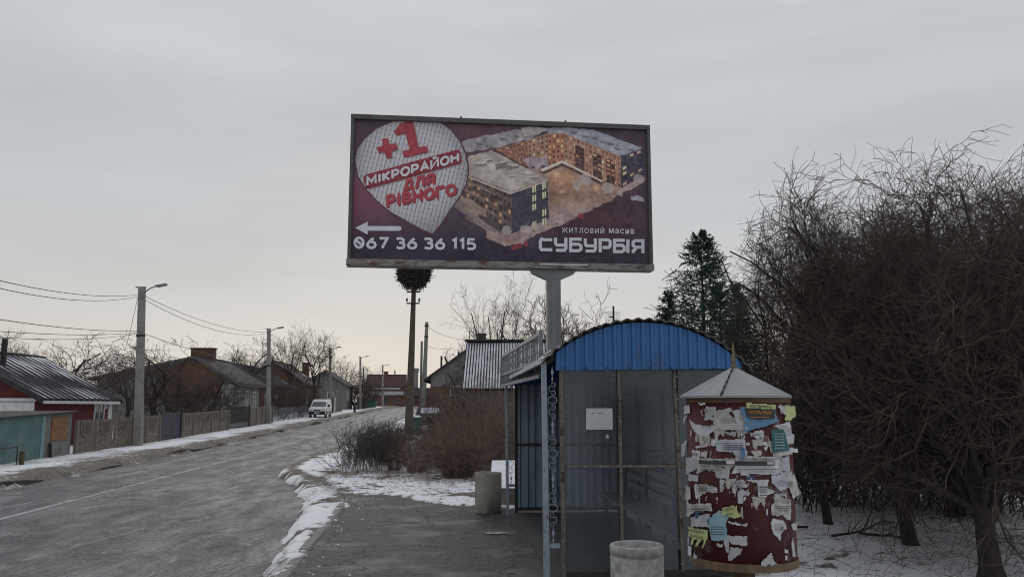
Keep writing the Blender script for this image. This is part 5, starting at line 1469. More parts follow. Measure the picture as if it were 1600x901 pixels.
def house(label, cat, loc, rz, L, D, e, r, ro, wallm, roofm, e2=None, ov=.45, og=.35, gablem=None, wave=None, snow=None, fw=(), gw=(), chims=(), name='house', fascia=white_paint, thick=.10, group=None, wfm=white_paint):
    e2 = e if e2 is None else e2
    t = thing(name, label, cat, loc, rz, group)
    s1 = (r - e) / ro; s2 = (r - e2) / (D - ro)
    MB().prism([(0, -.4), (0, e), (-ro, r), (-D, e2), (-D, -.4)], lambda x, z, k: (x, L * k, z - .02)).build('wall', wallm, t)
    if gablem is not None:
        MB().prism([(-.06, e - .08), (-ro, r - .1), (-D + .06, e2 - .08)], lambda x, z, k: (x, -.03 + .03 * k, z)).build('gable', gablem, t)
    for (P0, P1, sg) in (((ov, e - ov * s1 + .05), (-ro, r + .05), 1), ((-D - ov, e2 - ov * s2 + .05), (-ro, r + .05), -1)):
        dx, dz = P1[0] - P0[0], P1[1] - P0[1]; l_ = math.hypot(dx, dz); nr = (dz / l_ * sg, -dx / l_ * sg)
        if wave:
            o = wave_sheet(-og, L + og, P0, P1, wave[0], wave[1], nr).build('roof_slope', roofm, t)
        else:
            o = MB().prism([P0, P1, (P1[0] - nr[0] * thick, P1[1] - nr[1] * thick), (P0[0] - nr[0] * thick, P0[1] - nr[1] * thick)], lambda x, z, k: (x, -og + (L + 2 * og) * k, z)).build('roof_slope', roofm, t)
        if snow and sg == 1:
            snow_sheet(-og + .03, L + og - .03, P0, P1, nr, **snow).build('roof_snow', snow_roof, o, True)
        # boards along the verge and the eave
        for y in (-og - .025, L + og + .025):
            MB().prism([(P0[0], P0[1] - .02), (P1[0], P1[1] - .02), (P1[0], P1[1] - .20), (P0[0], P0[1] - .20)], lambda x, z, k: (x, y - .02 + .04 * k, z)).build('barge_board', dark_slate if fascia is white_paint else fascia, t)
        MB().box((P0[0] - .05 * sg, L / 2, P0[1] - .14), (.04, L + og, .14)).build('fascia', fascia, t)
    MB().tube([(-ro, -og, r + .07), (-ro, L + og, r + .07)], .09, 6).build('ridge_cap', roofm, t)
    for w in fw: window(t, (0, w[0], w[1]), w[2], w[3], 'x', wfm)
    for w in gw: window(t, (w[0], 0 if gablem is None else -.03, w[1]), w[2], w[3], 'y')
    for (x, y, w, d, z0, z1, m) in chims:
        c = MB().box((x, y, (z0 + z1) / 2), (w, d, z1 - z0)).build('chimney', m, t)
        MB().box((x, y, z1 + .05), (w + .14, d + .14, .1)).build('chimney_cap', m, c)
    return t
def at_street(a, Y, dz=.08): return (xa(a, Y), Y, float(road_z(Y)) + dz)
s_ = .523
h1 = house('red brick cottage with white corners and a wavy roof streaked with snow', 'house', at_street(19.2, 38.2, .05), ROT, 8.3, 7.8, 2.52, 4.60, 3.9, red_brick, dark_slate,
           wave=(.62, .06), snow=dict(amp=.06, seed=61, bias=.12, ny=300, fx=.5, fs=2.6), fw=[(6.75, 1.62, 1.25, 1.4)], chims=[(-3.3, 1.2, .5, .5, 4.2, 5.25, dark_slate)])
for y in (8.10,):
    MB().box((.02, y, 1.2), (.06, .42, 2.35)).build('corner_strip', white_paint, h1)
MB().box((.02, 4.2, 2.42), (.05, 8.2, .16)).build('frieze', white_paint, h1)
MB().box((-2.2, -.02, 2.3), (4.4, .05, .14)).build('gable_band', white_paint, h1)
MB().box((-1.0, -.035, 1.95), (1.9, .05, .48)).build('gable_band', white_paint, h1)
MB().tube([(-2.6, 1.9, 3.6), (-2.6, 1.9, 5.2)], .13, 8).build('flue', dark_iron, h1)
MB().box((.035, 7.55, 2.0), (.03, .22, .3)).build('house_plate', white_paint, h1)

sl2 = (6.1 - 3.8) / 3.7
h2 = house('long house with an orange brick gable, wide brick chimney and dark slate roof', 'house', at_street(19.0, 70.2, .05), ROT, 9.8, 11.0, 3.75, 5.62, 3.1, grey_render, dark_slate, e2=3.9, ov=.6, og=.4,
           snow=dict(amp=.06, seed=66, bias=-.62, ny=60, fx=.7, fs=2.5), chims=[(-3.4, 3.2, 2.0, .7, 5.0, 6.45, brown_brick)],
           fw=[(2.0, 1.9, .9, 1.9), (5.0, 1.9, .9, 1.9), (7.9, 1.9, .9, 1.9)], fascia=board_wood)
MB().prism([(-.9, 2.2), (-.6, 3.6), (-3.1, 5.25), (-5.9, 4.65), (-5.9, 2.2)], lambda x, z, k: (x, -.05 + .045 * k, z)).build('gable', orange_brick, h2)
MB().box((-.33, -.03, 1.7), (.95, .06, 3.2)).build('corner_render', pale_render, h2)
tb = MB().bar((-5.6, -.62, 3.7), (-4.5, -.55, 5.35), .6, .05).build('blue_offcut', tarp_blue, h2)
h3 = house('dark low roofed house behind the garden trees with snow streaks on its roof', 'house', at_street(20.2, 84, .1), ROT, 20, 8, 3.5, 5.7, 4, brown_brick, dark_slate, wave=(.9, .06), snow=dict(amp=.06, seed=71, bias=-.35, ny=140, fx=.4, fs=2), fw=[(4, 1.8, 1.2, 1.4), (9, 1.8, 1.2, 1.4), (15, 1.8, 1.2, 1.4)], fascia=dark_slate)
h3b = house('taller violet roofed house with one white patch of snow on the slope', 'house', at_street(20.0, 108, .1), ROT, 13, 8, 3.9, 6.6, 4, brown_brick, violet_slate, snow=dict(amp=.06, seed=75, bias=-.45, ny=80, fx=.4, fs=2), chims=[(-2.2, 13.6, .9, .9, 5, 7.0, brown_brick)], fw=[(3, 1.8, 1.2, 1.4), (8, 1.8, 1.2, 1.4)], fascia=dark_slate)
h3c = house('gabled house with pale walls and a light board along its roof edge behind the van', 'house', at_street(17.0, 126, .1), ROT, 9, 6.4, 3.9, 5.8, 3.2, grey_render, dark_slate, gw=[(-2.2, 2.0, .9, 1.3), (-4.4, 2.0, .9, 1.3)], fw=[(3, 2, 1.2, 1.4)], fascia=grey_render)
h4 = house('red roofed two storey house with a pale balcony band where the street ends', 'house', (W(574, 634, 174).x, 174, 1.9), -math.pi / 2 + .12, 7.6, 7, 4.4, 6.6, 3.5, brown_brick, red_roof, chims=[(-3.3, 3.6, .9, .9, 6, 7.3, brown_brick)], fw=[(1.5, 1.3, 1.1, 1.3), (3.8, 1.3, 1.1, 1.3), (6.1, 1.3, 1.1, 1.3), (1.5, 3.7, 1.1, 1.0), (6.1, 3.7, 1.1, 1.0)], fascia=dark_slate, wfm=board_wood)
MB().box((.35, 3.8, 2.75), (.7, 7.2, .75)).build('balcony', pale_render, h4)
MB().box((.03, 3.8, 3.75), (.06, 5.8, .32)).build('roof_snow', snow_roof, h4)
h5 = house('low dark outbuilding beyond the red roofed house at the crest', 'house', (W(620, 634, 195).x, 195, 1.9), -math.pi / 2, 9, 6, 2.6, 4.2, 3, brown_brick, violet_slate, fascia=dark_slate)
h6 = house('grey rendered house with its gable behind the bushes, brick red below', 'house', (.85, 60, gz(-2.5, 60)), 0.0, 9, 6.7, 3.75, 6.15, 3.35, brown_brick, dark_slate, gablem=grey_render, og=.3, gw=[(-4.2, 2.65, 2.2, .75)], chims=[(-3.2, 3.0, .7, .7, 5.4, 6.9, dark_slate)], fascia=dark_slate)
MB().box((-3.35, -.02, 3.42), (6.6, .06, .9)).build('render_band', grey_render, h6)
for (x, z0, z1, tilt) in ((-6.0, 4.0, 5.2, 0), (-5.4, 4.2, 5.15, -.35), (-4.75, 4.7, 5.5, 0)):
    MB().bar((x, .8, z0), (x + tilt, .8, z1), .13).build('roof_post', dark_iron, h6)
a_ = MB().tube([(-3.95, .5, 5.3), (-3.95, .5, 7.1)], .03, 5)
for k, (z, w_) in enumerate(((6.95, .55), (6.6, .75), (6.3, .9))): a_.bar((-3.95 - w_ / 2, .5, z), (-3.95 + w_ / 2, .5, z), .02)
a_.build('antenna', dark_iron, h6)

# shed with the striped roof: profiled sheet, snow lying in its valleys
sx0, sx1 = W(722, 634, 28.4).x, W(868, 634, 28.4).x
shed = thing('shed', 'shed behind the brambles with a steep profiled roof striped by snow', 'shed', ((sx0 + sx1) / 2, 28.4, gz(-.5, 28.4)))
bz = shed.location.z; hw = (sx1 - sx0) / 2
ez, rz_ = W(740, 607, 28.3).z - bz, W(740, 534, 30.9).z - bz
MB().prism([(0.1, -.3), (0.1, ez - .05), (2.5, rz_ - .12), (5.0, ez - .05), (5.0, -.3)], lambda y, z, k: (-hw + .1 + (2 * hw - .2) * k, y, z)).build('wall', board_wood, shed)
def shed_sheet(y0, z0, y1, z1):
    n = int(2 * hw / .10 * 6); mb = MB(); P = []
    dy, dz = y1 - y0, z1 - z0; l_ = math.hypot(dy, dz); ny_, nz_ = -dz / l_, dy / l_
    for i in range(n + 1):
        x = -hw + 2 * hw * i / n; d = .022 * math.sin(2 * math.pi * x / .10)
        P.append([(x, y0 + dy * f + ny_ * d, z0 + dz * f + nz_ * d) for f in (0, 1)])
    mb.grid(P); mb.grid([[(x, y - ny_ * .02, z - nz_ * .02) for x, y, z in r] for r in P]); return mb, (ny_, nz_)
mb, nv_ = shed_sheet(-.1, ez, 2.5, rz_); rf = mb.build('roof_slope', dark_slate, shed)
shed_sheet(5.1, ez, 2.5, rz_)[0].build('roof_slope', dark_slate, shed)
mb = MB(); G = []
for i in range(120):
    x = -hw + .03 + (2 * hw - .06) * i / 119; row = []
    for j in range(30):
        f = .01 + .98 * j / 29; d = .003 + .03 * (float(fbm(x * 3, f * 4, 91, 3)) - .5)
        row.append((x, -.1 + 2.6 * f + nv_[0] * d, ez + (rz_ - ez) * f + nv_[1] * d))
    G.append(row)
mb.grid(G); mb.build('roof_snow', snow_roof, rf, True)
MB().box((0, 2.5, rz_ + .05), (2 * hw + .1, .25, .08)).build('ridge_cap', dark_slate, shed)
MB().box((-hw - .03, .95, 0), (.04, .3, .3)).box((-hw - .02, 1.2, (ez + rz_) / 2 - .1), (.05, .1, .1)).build('bracket', dark_iron, shed)

# teal shed beside the street on the far left
O = at_street(16.2, 25.5, -.02)
ts = thing('shed', 'flat roofed teal shed with a rust stained board on its grey end', 'shed', O, ROT)
Lt, Lg = 7.55, 2.35
MB().prism([(0, -.3), (0, 1.62), (Lt, 1.86), (Lt, -.3)], lambda y, z, k: (-2.8 * k, y, z)).build('wall', teal_wall, ts)
MB().box((.012, Lt - .12, .78), (.03, .25, 2.05)).build('corner_strip', mat('pale teal paint', (.20, .33, .34), (.16, .26, .27), .8, 3), ts)
MB().prism([(Lt + .005, -.3), (Lt + .005, 1.87), (Lt + Lg, 1.93), (Lt + Lg, -.3)], lambda y, z, k: (-.02 - 2.7 * k, y, z)).build('wall', grey_render, ts)
MB().prism([(-.2, 1.635), (-.2, 1.675), (Lt + Lg + .25, 1.985), (Lt + Lg + .25, 1.945)], lambda y, z, k: (.14 - 3.05 * k, y, z)).build('roof', old_slate, ts)
MB().box((.0, Lt + 1.25, 1.28), (.04, 1.35, .95)).build('rusty_board', rust_patch, ts)
MB().box((-.004, Lt + 1.25, .38), (.03, 1.4, .8)).build('door_panel', grey_render, ts)
MB().bar((.10, Lt + .55, -.2), (.06, Lt + .42, .75), .09).build('leaning_post', dark_iron, ts)
pr = thing('pipe_railing', 'thin pipe railing and wooden stub before the teal shed at the left edge', 'railing', (GZ(12, 735, O[2]).x, 29.2, O[2]), ROT)
MB().tube([(.0, -3, .72), (0, .3, .78), (.0, .32, -.2)], .025, 6).build('pipe', dark_iron, pr)
MB().bar((.05, .55, -.2), (.05, .55, .62), .13).build('stub', mat('brown stub', (.12, .085, .06), (.08, .06, .045), .9, 6), pr)

# concrete panel fence in single slabs
slab_me = MB().box((0, .93, 0), (.05, 1.80, .47)).mesh('slab'); slab_me.materials.append(mat('fence concrete', (.20, .175, .145), (.135, .12, .10), .92, 3.5, c3=(.075, .068, .06), s3=1.6, bump=.25))
fcm = MATS['fence concrete']
mb = MB(); top_ = [(.03, -.24)] + [(.03 + 1.80 * k / 12, .22 + .028 * (1 + math.cos(math.pi * k * .5))) for k in range(13)] + [(1.83, -.24)]
mb.prism(top_, lambda y, z, k: (-.025 + .05 * k, y, z)); slab_top = mb.mesh('slab'); slab_top.materials.append(fcm)
mb = MB(); arcp = [(.93 + .62 * math.cos(a), .62 * math.sin(a)) for a in np.linspace(math.pi, 2 * math.pi, 15)]
arcq = [(.93 + .53 * math.cos(a), .53 * math.sin(a)) for a in np.linspace(math.pi, 2 * math.pi, 15)]
for i in range(14): mb.prism([arcp[i], arcp[i + 1], arcq[i + 1], arcq[i]], lambda y, z, k: (.0 + .05 * k, y, z))
for r_i, zz in enumerate((-.05, -.15, -.25, -.35, -.45)):
    wmax = math.sqrt(.5 ** 2 - zz ** 2); k = -wmax + (.05 if r_i % 2 else 0)
    while k < wmax - .1: mb.box((.027, .93 + k + .06, zz), (.034, .10, .065)); k += .135
relief_me = mb.mesh('relief'); relief_me.materials.append(fcm)
post_me = MB().box((0, 0, .68), (.13, .12, 1.62)).mesh('post'); post_me.materials.append(mat('fence post concrete', (.24, .215, .18), (.17, .15, .13), .92, 4))
def panel_fence(label, Y0, n, relief=True, a=16.2, plain_h=1.45, pitch=1.92):
    o0 = at_street(a, Y0, .06); t = thing('concrete_fence', label, 'fence', o0, ROT)
    for k in range(n + 1):
        y = k * pitch; dz = float(road_z(Y0 + y)) + .06 - o0[2]
        p = obj('post', post_me, None, t); p.location = (.045, y, dz - .06 + .02 * math.sin(k * 5)); p.rotation_euler = (random.uniform(-.02, .02), random.uniform(-.02, .02), 0)
        if k == n: break
        for j in range(3):
            s = obj('slab', slab_top if j == 2 else slab_me, None, t); s.location = (random.uniform(-.012, .012), y + .03, dz + .22 + .478 * j); s.rotation_euler = (0, random.uniform(-.02, .02), 0)
        if relief:
            r_ = obj('relief', relief_me, None, t); r_.location = (.012, y + .03, dz + 1.32)
    return t
panel_fence('concrete panel fence with round reliefs between the teal shed and the blue gate', 35.7, 5, pitch=2.0)
panel_fence('concrete panel fence with reliefs right of the blue gate', 49.5, 5, pitch=1.92)
panel_fence('plain pale concrete fence at the pale house beyond the dark gate', 65.5, 4, False)
def gate(label, Y0, w, h, m, leafs=2, bars=False, a=16.2, cat='gate'):
    o0 = at_street(a, Y0, .06); t = thing('gate', label, cat, o0, ROT)
    for y in (0.02, w - .02):
        MB().box((0, y, h / 2), (.1, .1, h + .1)).build('post', m, t)
    lw = (w - .16) / leafs
    for k in range(leafs):
        y0 = .08 + k * lw
        if bars:
            fr_ = MB().box((0, y0 + lw / 2, .12), (.04, lw - .04, .05)).box((0, y0 + lw / 2, h - .1), (.04, lw - .04, .05))
            fr_.build('leaf_frame', m, t)
            nb = max(3, int(lw / .13)); me = None
            for j in range(nb + 1):
                o = obj('bar', MB().box((0, 0, h / 2), (.022, .022, h - .18)).mesh('bar') if me is None else me, None, t)
                if me is None: me = o.data; me.materials.append(m)
                o.location = (0, y0 + .04 + (lw - .08) * j / nb, 0)
        else:
            lf = MB().box((0, y0 + lw / 2, h / 2 - .02), (.03, lw - .03, h - .1)).build('leaf', m, t)
            for zz in (.25, h - .18): MB().box((.022, y0 + lw / 2, zz), (.016, lw - .05, .05)).build('leaf_rail', m, lf)
    return t
gate('solid dark blue double gate in the concrete fence right of the tallest pole', 45.95, 3.3, 1.62, gate_blue)
gate('open work dark iron gate before the pale house corner', 59.4, 5.9, 1.75, dark_iron, 2, True)
# wire mesh fence farther on
mf = thing('mesh_fence', 'thin wire mesh fence on dark posts before the garden trees left of the van', 'fence', at_street(16.2, 73.4, .06), ROT)
for k in range(9):
    dz = float(road_z(73.4 + k * 2.4)) - float(road_z(73.4))
    MB().box((0, k * 2.4, dz + .65), (.07, .07, 1.4)).build('post', dark_iron, mf)
mb = MB()
for k in range(8):
    z0_, z1_ = [float(road_z(73.4 + q * 2.4)) - float(road_z(73.4)) for q in (k, k + 1)]
    for j in range(7): mb.bar((0, k * 2.4 + .04, z0_ + .12 + j * .18), (0, k * 2.4 + 2.36, z1_ + .12 + j * .18), .012)
    for j in range(1, 20): y = k * 2.4 + j * .12; zz = z0_ + (z1_ - z0_) * j / 20; mb.bar((.012, y, zz + .1), (.012, y, zz + 1.22), .012)
tag(mb.build('wire_mesh', grey_iron, mf), kind='stuff')
# board fences farther along the street
def board_fence(label, Y0, n, m, h, a=16.2, step=.30):
    o0 = at_street(a, Y0, .06); t = thing('board_fence', label, 'fence', o0, ROT); me = MB().box((0, 0, h / 2), (.03, step * .93, h)).mesh('board'); me.materials.append(m)
    for k in range(n):
        o = obj('board', me, None, t); o.location = (random.uniform(-.01, .01), k * step, float(road_z(Y0 + k * step)) + .06 - o0[2] + random.uniform(-.05, .03))
    MB().bar((-.04, 0, h * .7), (-.04, n * step, h * .7 + float(road_z(Y0 + n * step)) - float(road_z(Y0))), .05).build('rail', m, t)
    return t
board_fence('brown board fence with one pale sheet just right of the van', 101, 55, board_wood, 2.0, 16.2)
board_fence('weathered dark board fence before the red roofed house', 128, 50, violet_slate, 1.9, 15.4, .4)
pl = thing('metal_sheet', 'single pale upright metal sheet leaning on the board fence right of the van', 'metal sheet', at_street(16.05, 109, .05), ROT)
MB().box((0, 0, 1.0), (.04, 1.8, 2.0)).build('panel', zinc, pl)
gb = thing('waste_container', 'green waste container in front of the red roofed house', 'container', at_street(14.2, 138, .1), ROT)
MB().prism([(-.6, .15), (.6, .15), (.75, 1.2), (-.75, 1.2)], lambda x, z, k: (x, -1.1 + 2.2 * k, z)).build('tub', fence_green, gb)
MB().box((0, 0, 1.25), (1.6, 2.3, .09)).build('lid', fence_green, gb)
bo = thing('bollard', 'small dark post standing alone in the snow right of the van', 'post', at_street(13.3, 108, .05))
MB().lathe([(.16, 0), (.14, .5), (.22, .55), (.20, .78), (.10, .95), (.10, 1.1), (.02, 1.2)], 10).build('shaft', dark_iron, bo, True)

# ------------------------------------------------------------------ vehicles
def vehicle(label, name, cat, loc, rz, prof, hw, tumble, zt0, body_m, wheels, wr, ws, sides, front):
    t = thing(name, label, cat, loc, rz)
    def wz(z): return hw - max(0, z - zt0) * tumble
    mb = MB(); n = len(prof)
    mid = [(y, z) for y, z in prof]
    rings = []
    for s in (-1, -.93, .93, 1):
        sc_ = .975 if abs(s) == 1 else 1.0
        rings.append([(s * wz(z), (y - 2.2) * sc_ + 2.2, .9 + (z - .9) * (sc_ if z > .9 else 1)) for y, z in mid])
    vs = [p for r in rings for p in r]; fs = []
    for k in range(3):
        for i in range(n):
            fs.append((k * n + i, k * n + (i + 1) % n, (k + 1) * n + (i + 1) % n, (k + 1) * n + i))
    tri = tessellate_polygon([[Vector((y, z, 0)) for y, z in mid]])
    fs += [tuple(q) for q in tri] + [tuple(i + 3 * n for i in reversed(q)) for q in tri]
    mb.add(vs, fs); mb.build('body', body_m, t)
    for y in wheels:
        for s in (-1, 1):
            w = MB().lathe([(wr * .55, -.09), (wr * .92, -.10), (wr, -.07), (wr, .07), (wr * .92, .10), (wr * .55, .09)], 20, (s * (hw - .08), y, wr), 'x').build('wheel', tyre, t, True)
            MB().lathe([(.02, .08 * s), (wr * .5, .10 * s), (wr * .56, .07 * s)], 16, (s * (hw - .08), y, wr), 'x').build('rim', zinc, w)
    for nm, pts, m, dxx in sides:
        for s in (-1, 1):
            MB().prism(pts, lambda y, z, k: (s * (wz(z) + .004 + dxx * k), y, z)).build(nm, m, t)
    for nm, quad, m in front:
        (y0, z0), (y1, z1), w0, w1, x0 = quad
        d_ = Vector((0, -(z1 - z0), y1 - y0)).normalized() * .012 if abs(z1 - z0) > 1e-6 else Vector((0, -.012, 0))
        if d_.y > 0: d_ = -d_
        vs = [Vector((x0 - w0, y0, z0)), Vector((x0 + w0, y0, z0)), Vector((x0 + w1, y1, z1)), Vector((x0 - w1, y1, z1))]
        mb = MB(); mb.add([v + d_ for v in vs] + [v - d_ for v in vs], [(0, 1, 2, 3), (7, 6, 5, 4), (0, 4, 5, 1), (1, 5, 6, 2), (2, 6, 7, 3), (3, 7, 4, 0)])
        mb.build(nm, m, t)
    return t
vprof = [(.05, .30), (.0, .45), (.0, .72), (.08, .90), (.95, 1.10), (1.62, 1.66), (2.0, 1.80), (2.45, 1.90), (4.05, 1.88), (4.30, 1.75), (4.40, 1.0), (4.40, .38), (4.2, .30)]
van = vehicle('small white delivery van parked on the snowy verge by the mesh fence', 'parked_van', 'van', at_street(14.5, 86.3, .10), ROT, vprof, .86, .13, .95, van_white, (.82, 3.55), .31, 0,
    [('side_window', [(1.30, 1.18), (1.72, 1.58), (2.15, 1.60), (2.15, 1.14)], glass_far, .008), ('side_trim', [(1.25, .52), (3.1, .52), (3.1, .62), (1.25, .62)], dark_plastic, .012),
     ('wheel_arch', [(.40, .32), (.48, .58), (.82, .72), (1.16, .58), (1.24, .32)], dark_plastic, .004), ('wheel_arch', [(3.13, .32), (3.21, .58), (3.55, .72), (3.89, .58), (3.97, .32)], dark_plastic, .004)],
    [('windscreen', ((1.0, 1.145), (1.58, 1.625), .74, .66, 0), glass_far), ('bumper', ((-.03, .33), (-.03, .64), .84, .84, 0), dark_plastic), ('grille', ((.0, .70), (.05, .82), .36, .34, 0), dark_plastic),
     ('headlight', ((.0, .69), (.06, .86), .17, .15, -.62), lamp_glass), ('headlight', ((.0, .69), (.06, .86), .17, .15, .62), lamp_glass), ('number_plate', ((-.05, .44), (-.05, .56), .27, .27, 0), mat('plate', (.5, .5, .55), (.42, .42, .48), .5, 9))])
for s in (-1, 1):
    MB().box((s * 1.0, 1.35, 1.22), (.20, .10, .24)).build('mirror', dark_plastic, van)
MB().box((0, 2.3, 1.93), (1.2, .06, .05)).box((0, 3.6, 1.93), (1.2, .06, .05)).build('roof_rack', grey_iron, van)
cprof = [(.06, .28), (.0, .45), (.02, .68), (.12, .80), (1.05, .94), (1.75, 1.36), (2.1, 1.44), (3.1, 1.42), (3.75, 1.02), (4.25, .95), (4.3, .5), (4.25, .28)]
cx_ = W(679, 634, 55).x
car = vehicle('dark car with a frosted windscreen parked behind the bushes by the grey house', 'parked_car', 'car', (cx_, 53.5, gz(cx_, 55) + .2), .18, cprof, .82, .22, .85, dark_slate, (.8, 3.4), .30, 0,
    [('side_window', [(1.25, .97), (1.80, 1.30), (2.95, 1.30), (3.3, .98)], glass_far, .008)],
    [('windscreen', ((1.10, .99), (1.72, 1.345), .68, .58, 0), snow_roof), ('bumper', ((-.02, .32), (-.02, .52), .80, .80, 0), dark_plastic), ('headlight', ((.01, .58), (.06, .73), .17, .16, -.58), lamp_glass), ('headlight', ((.01, .58), (.06, .73), .17, .16, .58), lamp_glass)])
tx = W(652, 634, 50)
tbn = thing('wheelie_bin', 'teal rubbish bin with snow on its lid just right of the nest pole', 'bin', (tx.x, 50, gz(tx.x, 50)))
MB().prism([(-.24, .05), (.24, .05), (.29, 1.0), (-.29, 1.0)], lambda x, z, k: (x, -.28 + .56 * k, z)).build('tub', teal_bin, tbn)
MB().box((0, 0, 1.04), (.62, .64, .07)).build('lid', teal_bin, tbn)
MB().lathe([(.30, 1.075), (.27, 1.14), (.15, 1.19), (.01, 1.2)], 12).build('snow_cap', snow_m, tbn, True)
an = W(961, 634, 22)
ant = thing('antenna_mast', 'thin antenna mast with a grid panel rising behind the blue arched roof', 'antenna', (an.x, 22, gz(an.x, 22)))
ah = W(961, 478, 22).z - ant.location.z
MB().tube([(0, 0, -.2), (0, 0, ah)], .028, 6).build('mast', dark_iron, ant)
mb = MB(); pz = W(961, 494, 22).z - ant.location.z
for k in range(9): mb.bar((-.22, .04, pz - .12 + .03 * k), (.18, .04, pz - .12 + .03 * k), .005)
for k in range(9): mb.bar((-.22 + .05 * k, .046, pz - .12), (-.22 + .05 * k, .046, pz + .12), .005)
tag(mb.build('grid_panel', zinc, ant), kind='stuff')
MB().bar((-.12, -.1, pz - .02), (0, .0, pz - .02), .03).build('dipole', dark_iron, ant)

# ------------------------------------------------------------------ trees and bushes
def height_of(ms):
    r = 0
    for m in ms:
        co = np.empty(len(m.vertices) * 3, np.float32); m.vertices.foreach_get('co', co); r = max(r, float(np.percentile(co[2::3], 99.7)))
    return r
def put(ms, u, Y, vtop, label, cm, cat='bare tree', wide=1.0, rz=None, name='bare_tree', group=None):
    x = W(u, 634, Y).x; g_ = gz(x, Y); h = W(u, vtop, Y).z - g_
    s = h / height_of(ms)
    return plant_tree(name, label, cat, (x, Y, g_), ms, cm, random.uniform(0, 6.28) if rz is None else rz, (s * wide, s * wide, s), group)
TA = bare_tree_meshes(1, 1.5, .14, 9, 2.4, (.35, 1.15), (8, 7, 5), wob=.2, rmin=.006)
TB = bare_tree_meshes(2, .5, .12, 14, 2.4, (.2, 1.0), (8, 6, 4), wob=.16, rmin=.006, low=.1)
TCm = bare_tree_meshes(3, 3.2, .15, 9, 3.4, (.15, .7), (8, 6, 4), wob=.15, biases=(.10, .06, .03), rmin=.006)
TD = bare_tree_meshes(8, 1.8, .14, 8, 2.6, (.5, 1.25), (7, 6, 4), wob=.28, rmin=.006)
def clone(ms): return [ms[0], ms[1].copy()]
LT = 'trees and shrubs of the left gardens'
put(TA, 84, 62, 520, 'wide bare tree behind the ridge of the red cottage', twig_brown, group=LT, wide=1.5)
put(TCm, 20, 66, 524, 'bare tree at the left edge behind the cottage chimney', twig_brown, group=LT, wide=1.2)
put(TD, 238, 57, 530, 'gnarled dark fruit tree just right of the tallest lamp pole', twig_brown, group=LT, wide=1.3)
put(TD, 196, 60, 553, 'smaller gnarled tree seen left of the tallest lamp pole', twig_brown, group=LT, wide=1.2)
put(TB, 268, 57, 574, 'round dense shrub before the brick gable, left of its neighbour', twig_brown, 'shrub', 1.15, name='bare_shrub', group=LT)
put(TB, 320, 62, 574, 'round dense shrub under the wide chimney, right of its neighbour', twig_brown, 'shrub', 1.2, name='bare_shrub', group=LT)
put(TA, 362, 92, 528, 'bare tree behind the slate roof right of the wide chimney', twig_brown, group=LT, wide=1.3)
put(TCm, 392, 96, 540, 'slim bare tree close left of the second lamp pole', twig_brown, group=LT)
put(TCm, 448, 90, 505, 'tall bare tree right of the second lamp pole', twig_brown, group=LT, wide=.7)
put(TD, 492, 97, 513, 'spreading bare tree between the second pole and the van', twig_brown, group=LT, wide=.6)
put(TB, 440, 84, 588, 'dense dark shrub behind the wire mesh fence', twig_dark, 'shrub', 1.1, name='bare_shrub', group=LT)
put(TB, 470, 92, 592, 'dense shrub left of the van at the end of the mesh fence', twig_dark, 'shrub', 1.0, name='bare_shrub', group=LT)
put(TD, 537, 140, 556, 'bare tree on the skyline above the pale gabled house', twig_brown, group=LT, wide=.8)
put(TB, 556, 134, 588, 'dark shrub mass right of the pale gabled house', twig_dark, 'shrub', 1.0, name='bare_shrub', group=LT)
put(TB, 573, 146, 584, 'dark shrub mass left of the red roofed house', twig_dark, 'shrub', 1.0, name='bare_shrub', group=LT)
put(TA, 578, 190, 572, 'faint bare tree on the skyline above the red roof', twig_brown, group=LT)
put(TA, 640, 215, 602, 'faint tree on the skyline beside the distant chimney', twig_brown)
# right of the street
TL_ = bare_tree_meshes(12, 2.6, .16, 5, 5.0, (.15, .6), (9, 6, 4), wob=.1, biases=(.06, .04, .02), rmin=.007, lean=(.22, 0), lr_=(.4, .6))
put(TL_, 762, 46, 426, 'tall bare tree leaning right above the striped shed roof', twig_brown, rz=0.2, wide=.6)
put(TA, 842, 38, 470, 'bare tree behind the billboard pillar', twig_brown, wide=.95)
put(TA, 893, 36, 466, 'bare tree right of the pillar above the shelter roof', twig_brown, wide=.9)
put(TB, 748, 36, 527, 'dark twiggy bush top poking over the striped roof', twig_dark, 'shrub', .6, name='bare_shrub')

